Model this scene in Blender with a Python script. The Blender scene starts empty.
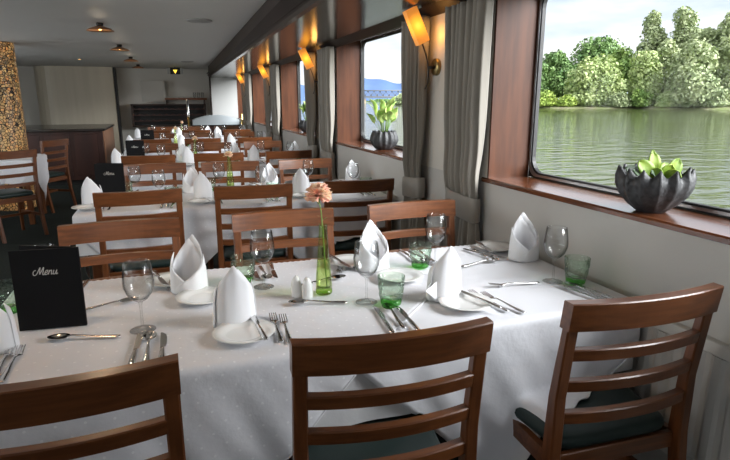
import bpy, bmesh, math, random
from mathutils import Vector, Matrix
R = math.radians
PI = math.pi
SC = bpy.context.scene
COL = SC.collection
random.seed(7)

# ------------------------------------------------------------------ camera, sky, sun, fill lights, exposure
FOC, CAMH, YAW, PITCH = 550.0, 1.40, 19.5, 13.3
cam_data = bpy.data.cameras.new('camera')
cam_data.sensor_fit = 'HORIZONTAL'
cam_data.sensor_width = 36.0
cam_data.lens = 36.0 * FOC / 730.0
cam_data.clip_start = 0.02
cam_data.clip_end = 20000
cam = bpy.data.objects.new('camera', cam_data)
COL.objects.link(cam)
cam.location = (0, 0, CAMH)
cam.rotation_euler = (R(90 - PITCH), 0, R(-YAW))
SC.camera = cam

SC.view_settings.view_transform = 'Standard'
SC.view_settings.look = 'None'
SC.view_settings.gamma = 1.0
SC.view_settings.use_curve_mapping = False
SC.view_settings.exposure = 0.55
SC.cycles.transparent_max_bounces = 32

world = bpy.data.worlds.new('overcast_sky')
SC.world = world
world.use_nodes = True
wn, wl = world.node_tree.nodes, world.node_tree.links
wn.clear()
wo = wn.new('ShaderNodeOutputWorld')
wb = wn.new('ShaderNodeBackground')
tc = wn.new('ShaderNodeTexCoord')
mp = wn.new('ShaderNodeMapping')
mp.inputs['Scale'].default_value = (1.6, 1.6, 6.0)
nz = wn.new('ShaderNodeTexNoise')
nz.inputs['Scale'].default_value = 2.2
nz.inputs['Detail'].default_value = 5
cr = wn.new('ShaderNodeValToRGB')
cr.color_ramp.elements[0].position = 0.38
cr.color_ramp.elements[0].color = (0.55, 0.66, 0.80, 1)
cr.color_ramp.elements[1].position = 0.60
cr.color_ramp.elements[1].color = (1.0, 1.0, 1.0, 1)
wl.new(tc.outputs['Generated'], mp.inputs['Vector'])
wl.new(mp.outputs['Vector'], nz.inputs['Vector'])
wl.new(nz.outputs['Fac'], cr.inputs['Fac'])
wl.new(cr.outputs['Color'], wb.inputs['Color'])
wb.inputs['Strength'].default_value = 0.92
wl.new(wb.outputs['Background'], wo.inputs['Surface'])


def add_sun(name, direction, strength, angle, color):
    d = bpy.data.lights.new(name, 'SUN')
    d.energy = strength
    d.angle = R(angle)
    d.color = color
    o = bpy.data.objects.new(name, d)
    COL.objects.link(o)
    o.rotation_euler = Vector(direction).to_track_quat('-Z', 'Y').to_euler()
    o.location = (20, -10, 30)
    return o


def add_area(name, loc, direction, sx, sy, power, color):
    d = bpy.data.lights.new(name, 'AREA')
    d.shape = 'RECTANGLE'
    d.size, d.size_y = sx, sy
    d.energy = power
    d.color = color
    o = bpy.data.objects.new(name, d)
    COL.objects.link(o)
    o.location = loc
    o.rotation_euler = Vector(direction).to_track_quat('-Z', 'Y').to_euler()
    return o


# soft sun behind the overcast, over the starboard quarter
add_sun('sun', (-0.64, 0.58, -0.46), 9.5, 50, (0.96, 0.98, 1.0))
# fill lights added in the unseen port-side openings to brighten the room
for k_, y_ in enumerate((1.5, 4.1, 6.7, 9.3)):
    add_area('port_fill_light', (-4.36, y_, 1.45), (1, 0, 0.10), 1.8, 0.8, 20, (0.90, 0.96, 1.0))

# ------------------------------------------------------------------ materials
def nmat(name):
    m = bpy.data.materials.new(name)
    m.use_nodes = True
    n = m.node_tree.nodes
    n.clear()
    return m, n, m.node_tree.links


def pbr(name, color, rough=0.5, metal=0.0, var=0.0, vscale=(8, 8, 8), bump=0.0, bscale=200.0, color2=None,
        coat=0.0, sheen=0.0, emis=None, estr=0.0, detail=4, spec=0.5, lo=0.35, hi=0.65):
    m, n, l = nmat(name)
    o = n.new('ShaderNodeOutputMaterial')
    b = n.new('ShaderNodeBsdfPrincipled')
    l.new(b.outputs[0], o.inputs[0])
    b.inputs['Base Color'].default_value = (*color, 1)
    b.inputs['Roughness'].default_value = rough
    b.inputs['Metallic'].default_value = metal
    b.inputs['Specular IOR Level'].default_value = spec
    b.inputs['Coat Weight'].default_value = coat
    b.inputs['Coat Roughness'].default_value = 0.15
    b.inputs['Sheen Weight'].default_value = sheen
    t = n.new('ShaderNodeTexCoord')
    if color2 is None and var > 0:
        color2 = tuple(c * (1 - var) for c in color)
    if color2 is not None:
        mm = n.new('ShaderNodeMapping')
        mm.inputs['Scale'].default_value = vscale
        z = n.new('ShaderNodeTexNoise')
        z.inputs['Scale'].default_value = 1.0
        z.inputs['Detail'].default_value = detail
        c = n.new('ShaderNodeValToRGB')
        c.color_ramp.elements[0].position = lo
        c.color_ramp.elements[1].position = hi
        c.color_ramp.elements[0].color = (*color2, 1)
        c.color_ramp.elements[1].color = (*color, 1)
        l.new(t.outputs['Object'], mm.inputs[0])
        l.new(mm.outputs[0], z.inputs['Vector'])
        l.new(z.outputs['Fac'], c.inputs[0])
        l.new(c.outputs[0], b.inputs['Base Color'])
    if bump > 0:
        z2 = n.new('ShaderNodeTexNoise')
        z2.inputs['Scale'].default_value = bscale
        z2.inputs['Detail'].default_value = 3
        bp = n.new('ShaderNodeBump')
        bp.inputs['Strength'].default_value = bump
        bp.inputs['Distance'].default_value = 0.01
        l.new(t.outputs['Object'], z2.inputs['Vector'])
        l.new(z2.outputs['Fac'], bp.inputs['Height'])
        l.new(bp.outputs[0], b.inputs['Normal'])
    if emis:
        b.inputs['Emission Color'].default_value = (*emis, 1)
        b.inputs['Emission Strength'].default_value = estr
    return m


def glass(name, tint=(0.97, 0.98, 0.98), edge=(0.45, 0.47, 0.47), refl=1.0, bump=0.0, bscale=60.0, rough=0.02, refr=0.0):
    """thin clear glass: transparent body, grazing absorption, fresnel reflection"""
    m, n, l = nmat(name)
    o = n.new('ShaderNodeOutputMaterial')
    tr = n.new('ShaderNodeBsdfTransparent')
    gl = n.new('ShaderNodeBsdfGlossy')
    gl.inputs['Roughness'].default_value = rough
    mx = n.new('ShaderNodeMixShader')
    lw = n.new('ShaderNodeLayerWeight')
    lw.inputs['Blend'].default_value = 0.5
    pw = n.new('ShaderNodeMath'); pw.operation = 'POWER'; pw.inputs[1].default_value = 4.0
    fr = n.new('ShaderNodeMath'); fr.operation = 'MULTIPLY_ADD'; fr.inputs[1].default_value = 0.75; fr.inputs[2].default_value = 0.045
    l.new(lw.outputs['Facing'], pw.inputs[0]); l.new(pw.outputs[0], fr.inputs[0])
    pe_ = n.new('ShaderNodeMath'); pe_.operation = 'POWER'; pe_.inputs[1].default_value = 2.5
    l.new(lw.outputs['Facing'], pe_.inputs[0])
    mc = n.new('ShaderNodeMix')
    mc.data_type = 'RGBA'
    mc.inputs[6].default_value = (*tint, 1)
    mc.inputs[7].default_value = (*edge, 1)
    l.new(pe_.outputs[0], mc.inputs[0])
    l.new(mc.outputs[2], tr.inputs[0])
    ml = n.new('ShaderNodeMath')
    ml.operation = 'MULTIPLY'
    ml.inputs[1].default_value = refl
    l.new(fr.outputs[0], ml.inputs[0])
    l.new(ml.outputs[0], mx.inputs[0])
    if refr > 0:
        rf = n.new('ShaderNodeBsdfRefraction')
        rf.inputs['IOR'].default_value = 1.40
        rf.inputs['Roughness'].default_value = 0.0
        l.new(mc.outputs[2], rf.inputs['Color'])
        m2 = n.new('ShaderNodeMixShader'); m2.inputs[0].default_value = refr
        l.new(tr.outputs[0], m2.inputs[1]); l.new(rf.outputs[0], m2.inputs[2])
        l.new(m2.outputs[0], mx.inputs[1])
    else:
        l.new(tr.outputs[0], mx.inputs[1])
    l.new(gl.outputs[0], mx.inputs[2])
    l.new(mx.outputs[0], o.inputs[0])
    if bump > 0:
        t = n.new('ShaderNodeTexCoord')
        v = n.new('ShaderNodeTexVoronoi')
        v.inputs['Scale'].default_value = bscale
        bp = n.new('ShaderNodeBump')
        bp.inputs['Strength'].default_value = bump
        bp.inputs['Distance'].default_value = 0.004
        l.new(t.outputs['Object'], v.inputs['Vector'])
        l.new(v.outputs['Distance'], bp.inputs['Height'])
        for q in (gl, lw):
            l.new(bp.outputs[0], q.inputs['Normal'])
    return m


def cloth_dots(name, base, dot, dots=True):
    m, n, l = nmat(name)
    o = n.new('ShaderNodeOutputMaterial')
    b = n.new('ShaderNodeBsdfPrincipled')
    l.new(b.outputs[0], o.inputs[0])
    b.inputs['Roughness'].default_value = 0.55
    b.inputs['Specular IOR Level'].default_value = 0.35
    b.inputs['Base Color'].default_value = (*base, 1)
    t = n.new('ShaderNodeTexCoord')
    if dots:
        mm = n.new('ShaderNodeMapping')
        mm.inputs['Scale'].default_value = (22, 22, 22)
        fx = n.new('ShaderNodeVectorMath'); fx.operation = 'FRACTION'
        sb = n.new('ShaderNodeVectorMath'); sb.operation = 'SUBTRACT'
        sb.inputs[1].default_value = (0.5, 0.5, 0.5)
        ml = n.new('ShaderNodeVectorMath'); ml.operation = 'MULTIPLY'
        ml.inputs[1].default_value = (1, 1, 0)
        ln = n.new('ShaderNodeVectorMath'); ln.operation = 'LENGTH'
        lt = n.new('ShaderNodeMath'); lt.operation = 'LESS_THAN'
        lt.inputs[1].default_value = 0.075
        mc = n.new('ShaderNodeMix'); mc.data_type = 'RGBA'
        mc.inputs[6].default_value = (*base, 1)
        mc.inputs[7].default_value = (*dot, 1)
        l.new(t.outputs['UV'], mm.inputs[0]); l.new(mm.outputs[0], fx.inputs[0])
        l.new(fx.outputs[0], sb.inputs[0]); l.new(sb.outputs[0], ml.inputs[0]); l.new(ml.outputs[0], ln.inputs[0])
        l.new(ln.outputs['Value'], lt.inputs[0]); l.new(lt.outputs[0], mc.inputs[0]); l.new(mc.outputs[2], b.inputs['Base Color'])
    z = n.new('ShaderNodeTexNoise')
    z.inputs['Scale'].default_value = 9
    z.inputs['Detail'].default_value = 5
    bp = n.new('ShaderNodeBump')
    bp.inputs['Strength'].default_value = 0.35
    bp.inputs['Distance'].default_value = 0.02
    l.new(t.outputs['Object'], z.inputs['Vector']); l.new(z.outputs['Fac'], bp.inputs['Height']); l.new(bp.outputs[0], b.inputs['Normal'])
    return m


M = {}
M['chair_wood'] = pbr('chair_wood', (0.175, 0.058, 0.018), 0.34, color2=(0.10, 0.032, 0.010), vscale=(4, 60, 60), coat=0.25)
M['chair_wood_up'] = pbr('chair_wood_upright', (0.175, 0.058, 0.018), 0.34, color2=(0.10, 0.032, 0.010), vscale=(60, 60, 4), coat=0.25)
M['vinyl'] = pbr('green_vinyl', (0.014, 0.028, 0.026), 0.45, bump=0.05, bscale=300, spec=0.35)
M['cloth'] = cloth_dots('white_cloth', (0.80, 0.81, 0.85), (0.9, 0.9, 0.9), False)
M['cloth_dot'] = cloth_dots('white_dotted_cloth', (0.74, 0.74, 0.77), (0.87, 0.87, 0.89))
M['cloth_base'] = cloth_dots('white_under_cloth', (0.70, 0.70, 0.71), (0.9, 0.9, 0.9), False)
M['napkin'] = pbr('napkin_linen', (0.84, 0.84, 0.86), 0.7, bump=0.1, bscale=500, sheen=0.1)
M['china'] = pbr('white_china', (0.82, 0.82, 0.80), 0.12, coat=0.5)
M['steel'] = pbr('polished_steel', (0.62, 0.61, 0.60), 0.16, metal=1.0)
M['glass'] = glass('clear_glass', (0.975, 0.98, 0.98), (0.30, 0.31, 0.31))
M['glass_green'] = glass('pale_green_glass', (0.93, 0.985, 0.935), (0.16, 0.32, 0.18), bump=0.7, bscale=75)
M['glass_base'] = glass('green_glass_base', (0.42, 0.82, 0.34), (0.08, 0.40, 0.05))
M['glass_vase'] = glass('yellow_green_glass', (0.93, 0.97, 0.80), (0.46, 0.58, 0.20))
M['vase_base'] = glass('yellow_green_glass_base', (0.68, 0.85, 0.36), (0.3, 0.46, 0.08))
M['water_in'] = glass('vase_water', (0.92, 0.96, 0.78), (0.7, 0.8, 0.45))
M['pane'] = glass('window_pane', (0.985, 0.99, 0.99), (0.9, 0.92, 0.92), refl=0.12)
M['menu'] = pbr('black_menu_cover', (0.007, 0.007, 0.008), 0.6, bump=0.1, bscale=400, spec=0.15)
M['paper'] = pbr('paper', (0.8, 0.8, 0.8), 0.8)
M['silver_ink'] = pbr('silver_ink', (0.50, 0.49, 0.46), 0.5)
M['stem'] = pbr('flower_stem', (0.16, 0.27, 0.06), 0.5)
M['petal'] = pbr('peach_petal', (0.88, 0.66, 0.42), 0.6, color2=(0.82, 0.36, 0.27), vscale=(45, 45, 45))
M['petal_pale'] = pbr('cream_petal', (0.88, 0.72, 0.45), 0.6, color2=(0.85, 0.5, 0.35), vscale=(60, 60, 60))
M['pot'] = pbr('black_glazed_pot', (0.014, 0.015, 0.016), 0.5, color2=(0.045, 0.045, 0.048), vscale=(60, 60, 60), bump=0.3, bscale=60)
M['soil'] = pbr('soil', (0.03, 0.022, 0.015), 0.9)
M['leaf'] = pbr('fleshy_leaf', (0.24, 0.34, 0.022), 0.5, color2=(0.14, 0.24, 0.02), vscale=(20, 20, 20))
M['leaf_pale'] = pbr('variegated_leaf', (0.55, 0.66, 0.22), 0.45, color2=(0.22, 0.42, 0.08), vscale=(30, 30, 30))
M['leaf_dark'] = pbr('dark_leaf', (0.07, 0.11, 0.06), 0.42)
M['brass'] = pbr('aged_brass', (0.34, 0.25, 0.11), 0.35, metal=1.0)
M['brass_bright'] = pbr('bright_brass', (0.80, 0.58, 0.22), 0.22, metal=1.0)
M['iron'] = pbr('dark_iron', (0.02, 0.018, 0.016), 0.45, metal=0.3)
M['curtain'] = pbr('taupe_curtain', (0.25, 0.23, 0.195), 0.75, bump=0.12, bscale=600, sheen=0.3)
M['tie'] = pbr('taupe_tieback', (0.24, 0.22, 0.19), 0.6, bump=0.1, bscale=600, sheen=0.3)
M['reveal'] = pbr('varnished_mahogany', (0.086, 0.028, 0.010), 0.42, color2=(0.050, 0.015, 0.005), vscale=(30, 30, 3), spec=0.25)
M['sill'] = pbr('varnished_sill', (0.17, 0.055, 0.022), 0.22, color2=(0.09, 0.030, 0.012), vscale=(30, 3, 30), coat=0.7)
M['soffit'] = pbr('dark_glossy_soffit', (0.016, 0.009, 0.007), 0.16, color2=(0.010, 0.006, 0.005), vscale=(10, 2, 10), spec=0.4)
M['soffit_face'] = pbr('dark_soffit_face', (0.024, 0.016, 0.013), 0.5, color2=(0.015, 0.010, 0.008), vscale=(10, 2, 10), spec=0.2)
M['wall'] = pbr('grey_white_wall', (0.50, 0.485, 0.455), 0.75, var=0.06, vscale=(3, 3, 3), bump=0.05, bscale=120)
M['pier'] = pbr('cream_wall_panel', (0.62, 0.59, 0.53), 0.7, var=0.05, vscale=(3, 3, 3))
M['ceiling'] = pbr('ceiling_paint', (0.62, 0.615, 0.59), 0.6, var=0.03, vscale=(1, 1, 1))
M['backwall'] = pbr('back_wall_paint', (0.55, 0.53, 0.48), 0.7, var=0.05, vscale=(1, 1, 1))
M['cream'] = pbr('cream_veneer', (0.50, 0.45, 0.35), 0.45, color2=(0.44, 0.39, 0.30), vscale=(7, 7, 0.4))
M['carpet'] = pbr('dark_carpet', (0.032, 0.038, 0.034), 0.95, color2=(0.014, 0.017, 0.015), vscale=(130, 130, 130), bump=0.6, bscale=250, spec=0.1)
M['frame_metal'] = pbr('window_frame_metal', (0.42, 0.42, 0.42), 0.32, metal=0.9)
M['gasket'] = pbr('black_gasket', (0.012, 0.012, 0.012), 0.5)
M['white_paint'] = pbr('white_paint', (0.60, 0.58, 0.54), 0.5)
M['radiator'] = pbr('radiator_cover', (0.50, 0.48, 0.45), 0.5)
M['bar'] = pbr('mahogany_bar', (0.050, 0.016, 0.011), 0.45, color2=(0.028, 0.009, 0.007), vscale=(8, 8, 1), coat=0.2)
M['bar_top'] = pbr('dark_bar_top', (0.020, 0.015, 0.012), 0.25, coat=0.4)
M['bar_end'] = pbr('light_wood_end', (0.38, 0.20, 0.12), 0.4, color2=(0.30, 0.15, 0.09), vscale=(10, 10, 1))
M['rack'] = pbr('dark_rack_wood', (0.035, 0.018, 0.012), 0.5)
M['hood'] = pbr('grey_hood', (0.42, 0.46, 0.48), 0.35)
M['copper'] = pbr('copper_dish', (0.52, 0.27, 0.14), 0.42, metal=0.8)
M['vent'] = pbr('vent_plastic', (0.36, 0.36, 0.35), 0.5)
M['exit'] = pbr('exit_box', (0.008, 0.008, 0.008), 0.5)
M['exit_glow'] = pbr('exit_glow', (0.9, 0.7, 0.1), 0.5, emis=(1.0, 0.70, 0.08), estr=1.2)
M['bulb'] = pbr('warm_bulb', (1, 0.6, 0.2), 0.5, emis=(1.0, 0.50, 0.12), estr=6)
M['chrome'] = pbr('chrome', (0.75, 0.75, 0.75), 0.12, metal=1.0)
M['bark'] = pbr('bark', (0.09, 0.07, 0.05), 0.9)
M['black'] = pbr('matt_black', (0.012, 0.012, 0.012), 0.6)


def shade_mat():
    """amber lamp glass: a hot spot low at the bulb, paler towards the ends"""
    m, n, l = nmat('amber_shade_glass')
    o = n.new('ShaderNodeOutputMaterial')
    b = n.new('ShaderNodeBsdfPrincipled')
    l.new(b.outputs[0], o.inputs[0])
    t = n.new('ShaderNodeTexCoord')
    ln = n.new('ShaderNodeVectorMath'); ln.operation = 'LENGTH'
    c = n.new('ShaderNodeValToRGB')
    e = c.color_ramp.elements
    e[0].position = 0.0; e[0].color = (1.0, 0.62, 0.10, 1)
    e[1].position = 0.11; e[1].color = (0.62, 0.20, 0.035, 1)
    k = e.new(0.035); k.color = (1.0, 0.36, 0.02, 1)
    s = n.new('ShaderNodeValToRGB')
    f = s.color_ramp.elements
    f[0].position = 0.0; f[0].color = (1, 1, 1, 1)
    f[1].position = 0.075; f[1].color = (0.28, 0.28, 0.28, 1)
    mu = n.new('ShaderNodeMath'); mu.operation = 'MULTIPLY'; mu.inputs[1].default_value = 1.9
    l.new(t.outputs['Object'], ln.inputs[0])
    l.new(ln.outputs['Value'], c.inputs[0]); l.new(ln.outputs['Value'], s.inputs[0])
    l.new(c.outputs[0], b.inputs['Emission Color'])
    l.new(s.outputs[0], mu.inputs[0]); l.new(mu.outputs[0], b.inputs['Emission Strength'])
    b.inputs['Base Color'].default_value = (0.6, 0.3, 0.1, 1)
    b.inputs['Roughness'].default_value = 0.3
    return m


M['shade'] = shade_mat()


def mosaic_mat():
    m, n, l = nmat('glowing_mosaic')
    o = n.new('ShaderNodeOutputMaterial')
    b = n.new('ShaderNodeBsdfPrincipled')
    l.new(b.outputs[0], o.inputs[0])
    t = n.new('ShaderNodeTexCoord')
    v = n.new('ShaderNodeTexVoronoi'); v.feature = 'DISTANCE_TO_EDGE'
    v.inputs['Scale'].default_value = 30
    g = n.new('ShaderNodeMath'); g.operation = 'GREATER_THAN'; g.inputs[1].default_value = 0.09
    v2 = n.new('ShaderNodeTexVoronoi'); v2.inputs['Scale'].default_value = 30
    c = n.new('ShaderNodeValToRGB')
    e = c.color_ramp.elements
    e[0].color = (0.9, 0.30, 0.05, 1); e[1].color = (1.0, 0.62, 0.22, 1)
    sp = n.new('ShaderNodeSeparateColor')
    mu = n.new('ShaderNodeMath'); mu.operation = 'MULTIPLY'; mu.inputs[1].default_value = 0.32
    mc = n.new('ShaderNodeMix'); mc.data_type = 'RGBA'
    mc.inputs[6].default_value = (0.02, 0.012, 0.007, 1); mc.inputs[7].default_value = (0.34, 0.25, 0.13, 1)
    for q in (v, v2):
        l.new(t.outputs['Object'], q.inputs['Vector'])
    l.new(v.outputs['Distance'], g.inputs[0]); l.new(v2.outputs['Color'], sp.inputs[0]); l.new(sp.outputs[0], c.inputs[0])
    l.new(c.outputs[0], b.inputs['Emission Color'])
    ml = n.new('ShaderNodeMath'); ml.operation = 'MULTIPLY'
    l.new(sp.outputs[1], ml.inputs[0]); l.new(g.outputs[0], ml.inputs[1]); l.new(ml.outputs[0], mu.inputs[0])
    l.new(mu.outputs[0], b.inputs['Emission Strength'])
    l.new(g.outputs[0], mc.inputs[0]); l.new(mc.outputs[2], b.inputs['Base Color'])
    b.inputs['Roughness'].default_value = 0.3
    return m


M['mosaic'] = mosaic_mat()


def river_mat():
    m, n, l = nmat('river_water')
    o = n.new('ShaderNodeOutputMaterial')
    b = n.new('ShaderNodeBsdfPrincipled')
    l.new(b.outputs[0], o.inputs[0])
    b.inputs['Base Color'].default_value = (0.060, 0.072, 0.022, 1)
    b.inputs['Roughness'].default_value = 0.03
    b.inputs['IOR'].default_value = 1.7
    t = n.new('ShaderNodeTexCoord')
    mm = n.new('ShaderNodeMapping')
    mm.inputs['Rotation'].default_value = (0, 0, R(45))
    mm.inputs['Scale'].default_value = (0.5, 1.1, 1)
    z = n.new('ShaderNodeTexNoise'); z.inputs['Scale'].default_value = 1.5; z.inputs['Detail'].default_value = 4
    bp = n.new('ShaderNodeBump'); bp.inputs['Strength'].default_value = 1.0; bp.inputs['Distance'].default_value = 0.10
    l.new(t.outputs['Object'], mm.inputs[0]); l.new(mm.outputs[0], z.inputs['Vector'])
    l.new(z.outputs['Fac'], bp.inputs['Height']); l.new(bp.outputs[0], b.inputs['Normal'])
    return m


M['river'] = river_mat()


def foliage_mat(name, c1, c2):
    return pbr(name, c1, 0.6, color2=c2, vscale=(0.35, 0.35, 0.35), detail=6, spec=0.3)


# ------------------------------------------------------------------ mesh helpers
class MB:
    """collects shapes, then links them as ONE mesh object"""
    def __init__(self):
        self.v, self.f, self.mi, self.sm = [], [], [], []
        self.cur = 0

    def add(self, vs, fs, smooth=False):
        k = len(self.v)
        self.v += [tuple(p) for p in vs]
        for q in fs:
            self.f.append([i + k for i in q]); self.mi.append(self.cur); self.sm.append(smooth)

    def box(self, x0, x1, y0, y1, z0, z1):
        self.hexa([(x0, y0, z0), (x1, y0, z0), (x1, y1, z0), (x0, y1, z0), (x0, y0, z1), (x1, y0, z1), (x1, y1, z1), (x0, y1, z1)])

    def hexa(self, p, smooth=False):
        self.add(p, [(0, 3, 2, 1), (4, 5, 6, 7), (0, 1, 5, 4), (1, 2, 6, 5), (2, 3, 7, 6), (3, 0, 4, 7)], smooth)

    def rbox(self, x0, x1, y0, y1, z0, z1, r=0.006):
        """box with chamfered edges"""
        vs, idx = [], {}
        for a, X in enumerate((x0, x1)):
            for b_, Y in enumerate((y0, y1)):
                for c, Z in enumerate((z0, z1)):
                    sx, sy, sz = (1 - 2 * a), (1 - 2 * b_), (1 - 2 * c)
                    for ax in range(3):
                        p = [X + sx * r, Y + sy * r, Z + sz * r]
                        p[ax] = (X, Y, Z)[ax]
                        idx[(a, b_, c, ax)] = len(vs); vs.append(p)
        fs = []
        I = lambda a, b_, c, ax: idx[(a, b_, c, ax)]
        for a in (0, 1):
            fs.append([I(a, 0, 0, 0), I(a, 1, 0, 0), I(a, 1, 1, 0), I(a, 0, 1, 0)])
            fs.append([I(0, a, 0, 1), I(1, a, 0, 1), I(1, a, 1, 1), I(0, a, 1, 1)])
            fs.append([I(0, 0, a, 2), I(1, 0, a, 2), I(1, 1, a, 2), I(0, 1, a, 2)])
        for a in (0, 1):
            for b_ in (0, 1):
                fs.append([I(a, b_, 0, 0), I(a, b_, 1, 0), I(a, b_, 1, 1), I(a, b_, 0, 1)])
                fs.append([I(a, 0, b_, 0), I(a, 1, b_, 0), I(a, 1, b_, 2), I(a, 0, b_, 2)])
                fs.append([I(0, a, b_, 1), I(1, a, b_, 1), I(1, a, b_, 2), I(0, a, b_, 2)])
                for c in (0, 1):
                    fs.append([I(a, b_, c, 0), I(a, b_, c, 1), I(a, b_, c, 2)])
        self.add(vs, fs)

    def tube(self, pts, rad, seg=8, caps=True, sx=1.0):
        pts = [Vector(p) for p in pts]
        n = len(pts)
        rad = rad if isinstance(rad, (list, tuple)) else [rad] * n
        vs, fs = [], []
        up = None
        for i, p in enumerate(pts):
            t = (pts[min(i + 1, n - 1)] - pts[max(i - 1, 0)]).normalized()
            if up is None:
                up = Vector((0, 0, 1)) if abs(t.z) < 0.9 else Vector((1, 0, 0))
            a = t.cross(up).normalized()
            b_ = a.cross(t).normalized()
            up = b_
            for k in range(seg):
                w = 2 * PI * k / seg
                vs.append(p + (a * math.cos(w) * sx + b_ * math.sin(w)) * rad[i])
        for i in range(n - 1):
            for k in range(seg):
                fs.append((i * seg + k, i * seg + (k + 1) % seg, (i + 1) * seg + (k + 1) % seg, (i + 1) * seg + k))
        if caps:
            fs.append(list(range(seg))[::-1]); fs.append([(n - 1) * seg + k for k in range(seg)])
        self.add(vs, fs, True)

    def lathe(self, prof, seg=24, cx=0, cy=0, close=False):
        vs, fs = [], []
        n = len(prof)
        for r_, z in prof:
            for k in range(seg):
                w = 2 * PI * k / seg
                vs.append((cx + max(r_, 1e-5) * math.cos(w), cy + max(r_, 1e-5) * math.sin(w), z))
        for i in range(n - 1 + (1 if close else 0)):
            j = (i + 1) % n
            for k in range(seg):
                fs.append((i * seg + k, i * seg + (k + 1) % seg, j * seg + (k + 1) % seg, j * seg + k))
        self.add(vs, fs, True)

    def prism(self, poly, axis, a, b_):
        """extrude a 2-D polygon along an axis"""
        def P(u, v, w):
            return {'x': (w, u, v), 'y': (u, w, v), 'z': (u, v, w)}[axis]
        n = len(poly)
        vs = [P(u, v, a) for u, v in poly] + [P(u, v, b_) for u, v in poly]
        fs = [list(range(n))[::-1], list(range(n, 2 * n))] + [(i, (i + 1) % n, n + (i + 1) % n, n + i) for i in range(n)]
        self.add(vs, fs)

    def grid(self, rows, smooth=True, wrap=False):
        n, m = len(rows), len(rows[0])
        vs = [p for r_ in rows for p in r_]
        fs = []
        for i in range(n - 1):
            for j in range(m - (0 if wrap else 1)):
                fs.append((i * m + j, i * m + (j + 1) % m, (i + 1) * m + (j + 1) % m, (i + 1) * m + j))
        self.add(vs, fs, smooth)

    def build(self, name, mat, parent=None, loc=None, solid=0.0, sub=0, recalc=True):
        me = bpy.data.meshes.new(name)
        me.from_pydata(self.v, [], self.f)
        me.polygons.foreach_set('use_smooth', self.sm)
        mats = mat if isinstance(mat, (list, tuple)) else [mat]
        for q in mats:
            me.materials.append(q)
        if len(mats) > 1:
            me.polygons.foreach_set('material_index', self.mi)
        if recalc:
            bm = bmesh.new(); bm.from_mesh(me)
            bmesh.ops.recalc_face_normals(bm, faces=bm.faces)
            bm.to_mesh(me); bm.free()
        me.update()
        o = bpy.data.objects.new(name, me)
        COL.objects.link(o)
        if parent is not None:
            o.parent = parent
        if loc:
            o.location = loc
        if solid:
            s = o.modifiers.new('thickness', 'SOLIDIFY'); s.thickness = solid; s.offset = 0
        if sub:
            s = o.modifiers.new('smooth', 'SUBSURF'); s.levels = sub; s.render_levels = sub
        return o


def tag(o, label=None, cat=None, group=None, kind=None):
    if label: o['label'] = label
    if cat: o['category'] = cat
    if group: o['group'] = group
    if kind: o['kind'] = kind
    return o


def empty(name, loc=(0, 0, 0), rz=0.0):
    o = bpy.data.objects.new(name, None)
    o.empty_display_size = 0.05
    COL.objects.link(o)
    o.location = loc
    o.rotation_euler = (0, 0, rz)
    return o


def dup(root, loc, rz=None, label=None, group=None, scale=None):
    """copy of a thing with copies of its parts and sub-parts"""
    c = root.copy()
    COL.objects.link(c)
    c.location = loc
    if rz is not None:
        c.rotation_euler = (0, 0, rz)
    if scale: c.scale = scale
    if label: c['label'] = label
    if group: c['group'] = group
    for ch in list(root.children):
        d = ch.copy(); COL.objects.link(d); d.parent = c
        for g in list(ch.children):
            e = g.copy(); COL.objects.link(e); e.parent = d
    return c


USED = set()
def place(root, loc, rz, label, group=None, scale=None):
    """the first call moves the prototype itself, later calls copy it"""
    if root.name not in USED:
        USED.add(root.name)
        root.location = loc
        root.rotation_euler = (0, 0, rz)
        if scale: root.scale = scale
        root['label'] = label
        if group: root['group'] = group
        return root
    return dup(root, loc, rz, label, group, scale)


def struct(name, mb, mat, **kw):
    o = mb.build(name, mat, **kw)
    o['kind'] = 'structure'
    return o


def px_ray(px, py):
    y, p = R(YAW), R(PITCH)
    f = Vector((math.sin(y) * math.cos(p), math.cos(y) * math.cos(p), -math.sin(p)))
    r_ = Vector((math.cos(y), -math.sin(y), 0))
    u = r_.cross(f)
    return f + r_ * ((px - 365) / FOC) - u * ((py - 230) / FOC)


def at_far(px, py, dist):
    """a point of the landscape seen in that direction, at that horizontal distance"""
    d = px_ray(px, py)
    d = d * (dist / math.hypot(d.x, d.y))
    return Vector((d.x, d.y, d.z + CAMH))


# ------------------------------------------------------------------ the room
CEIL, WX, Y0, Y1, XL = 2.10, 1.50, -3.0, 14.0, -4.4
GX = 1.74                                   # plane of the window glass
SILL, HEAD = 1.018, 1.94
WPITCH, WFAR = 2.62, 2.385                  # window pitch, far jamb of the first window
WW = 1.80                                   # opening width
windows = [(WFAR + WPITCH * k - WW, WFAR + WPITCH * k) for k in range(0, 5)]
windows[0] = (0.40, WFAR)  # unseen near jamb set to keep sun off the near chair backs

b = MB(); b.box(XL - 0.1, WX + 0.35, Y0, Y1 + 0.1, -0.1, 0.0); struct('floor', b, M['carpet'])
b = MB(); b.box(XL - 0.1, WX + 0.35, Y0, Y1 + 0.1, CEIL, CEIL + 0.1); struct('ceiling', b, M['ceiling'])

# starboard wall: low wall, piers, head
b = MB()
b.box(WX, WX + 0.262, Y0, Y1, 0, SILL - 0.018)
b.box(WX, WX + 0.262, Y0, Y1, HEAD, CEIL)
edges = [Y0] + [e for w in windows for e in w] + [Y1]
b.cur = 1
for k in range(0, len(edges), 2):
    if edges[k + 1] > edges[k]:
        b.box(WX, WX + 0.262, edges[k], edges[k + 1], SILL - 0.018, HEAD)
struct('wall_right', b, [M['wall'], M['pier']])

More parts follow.
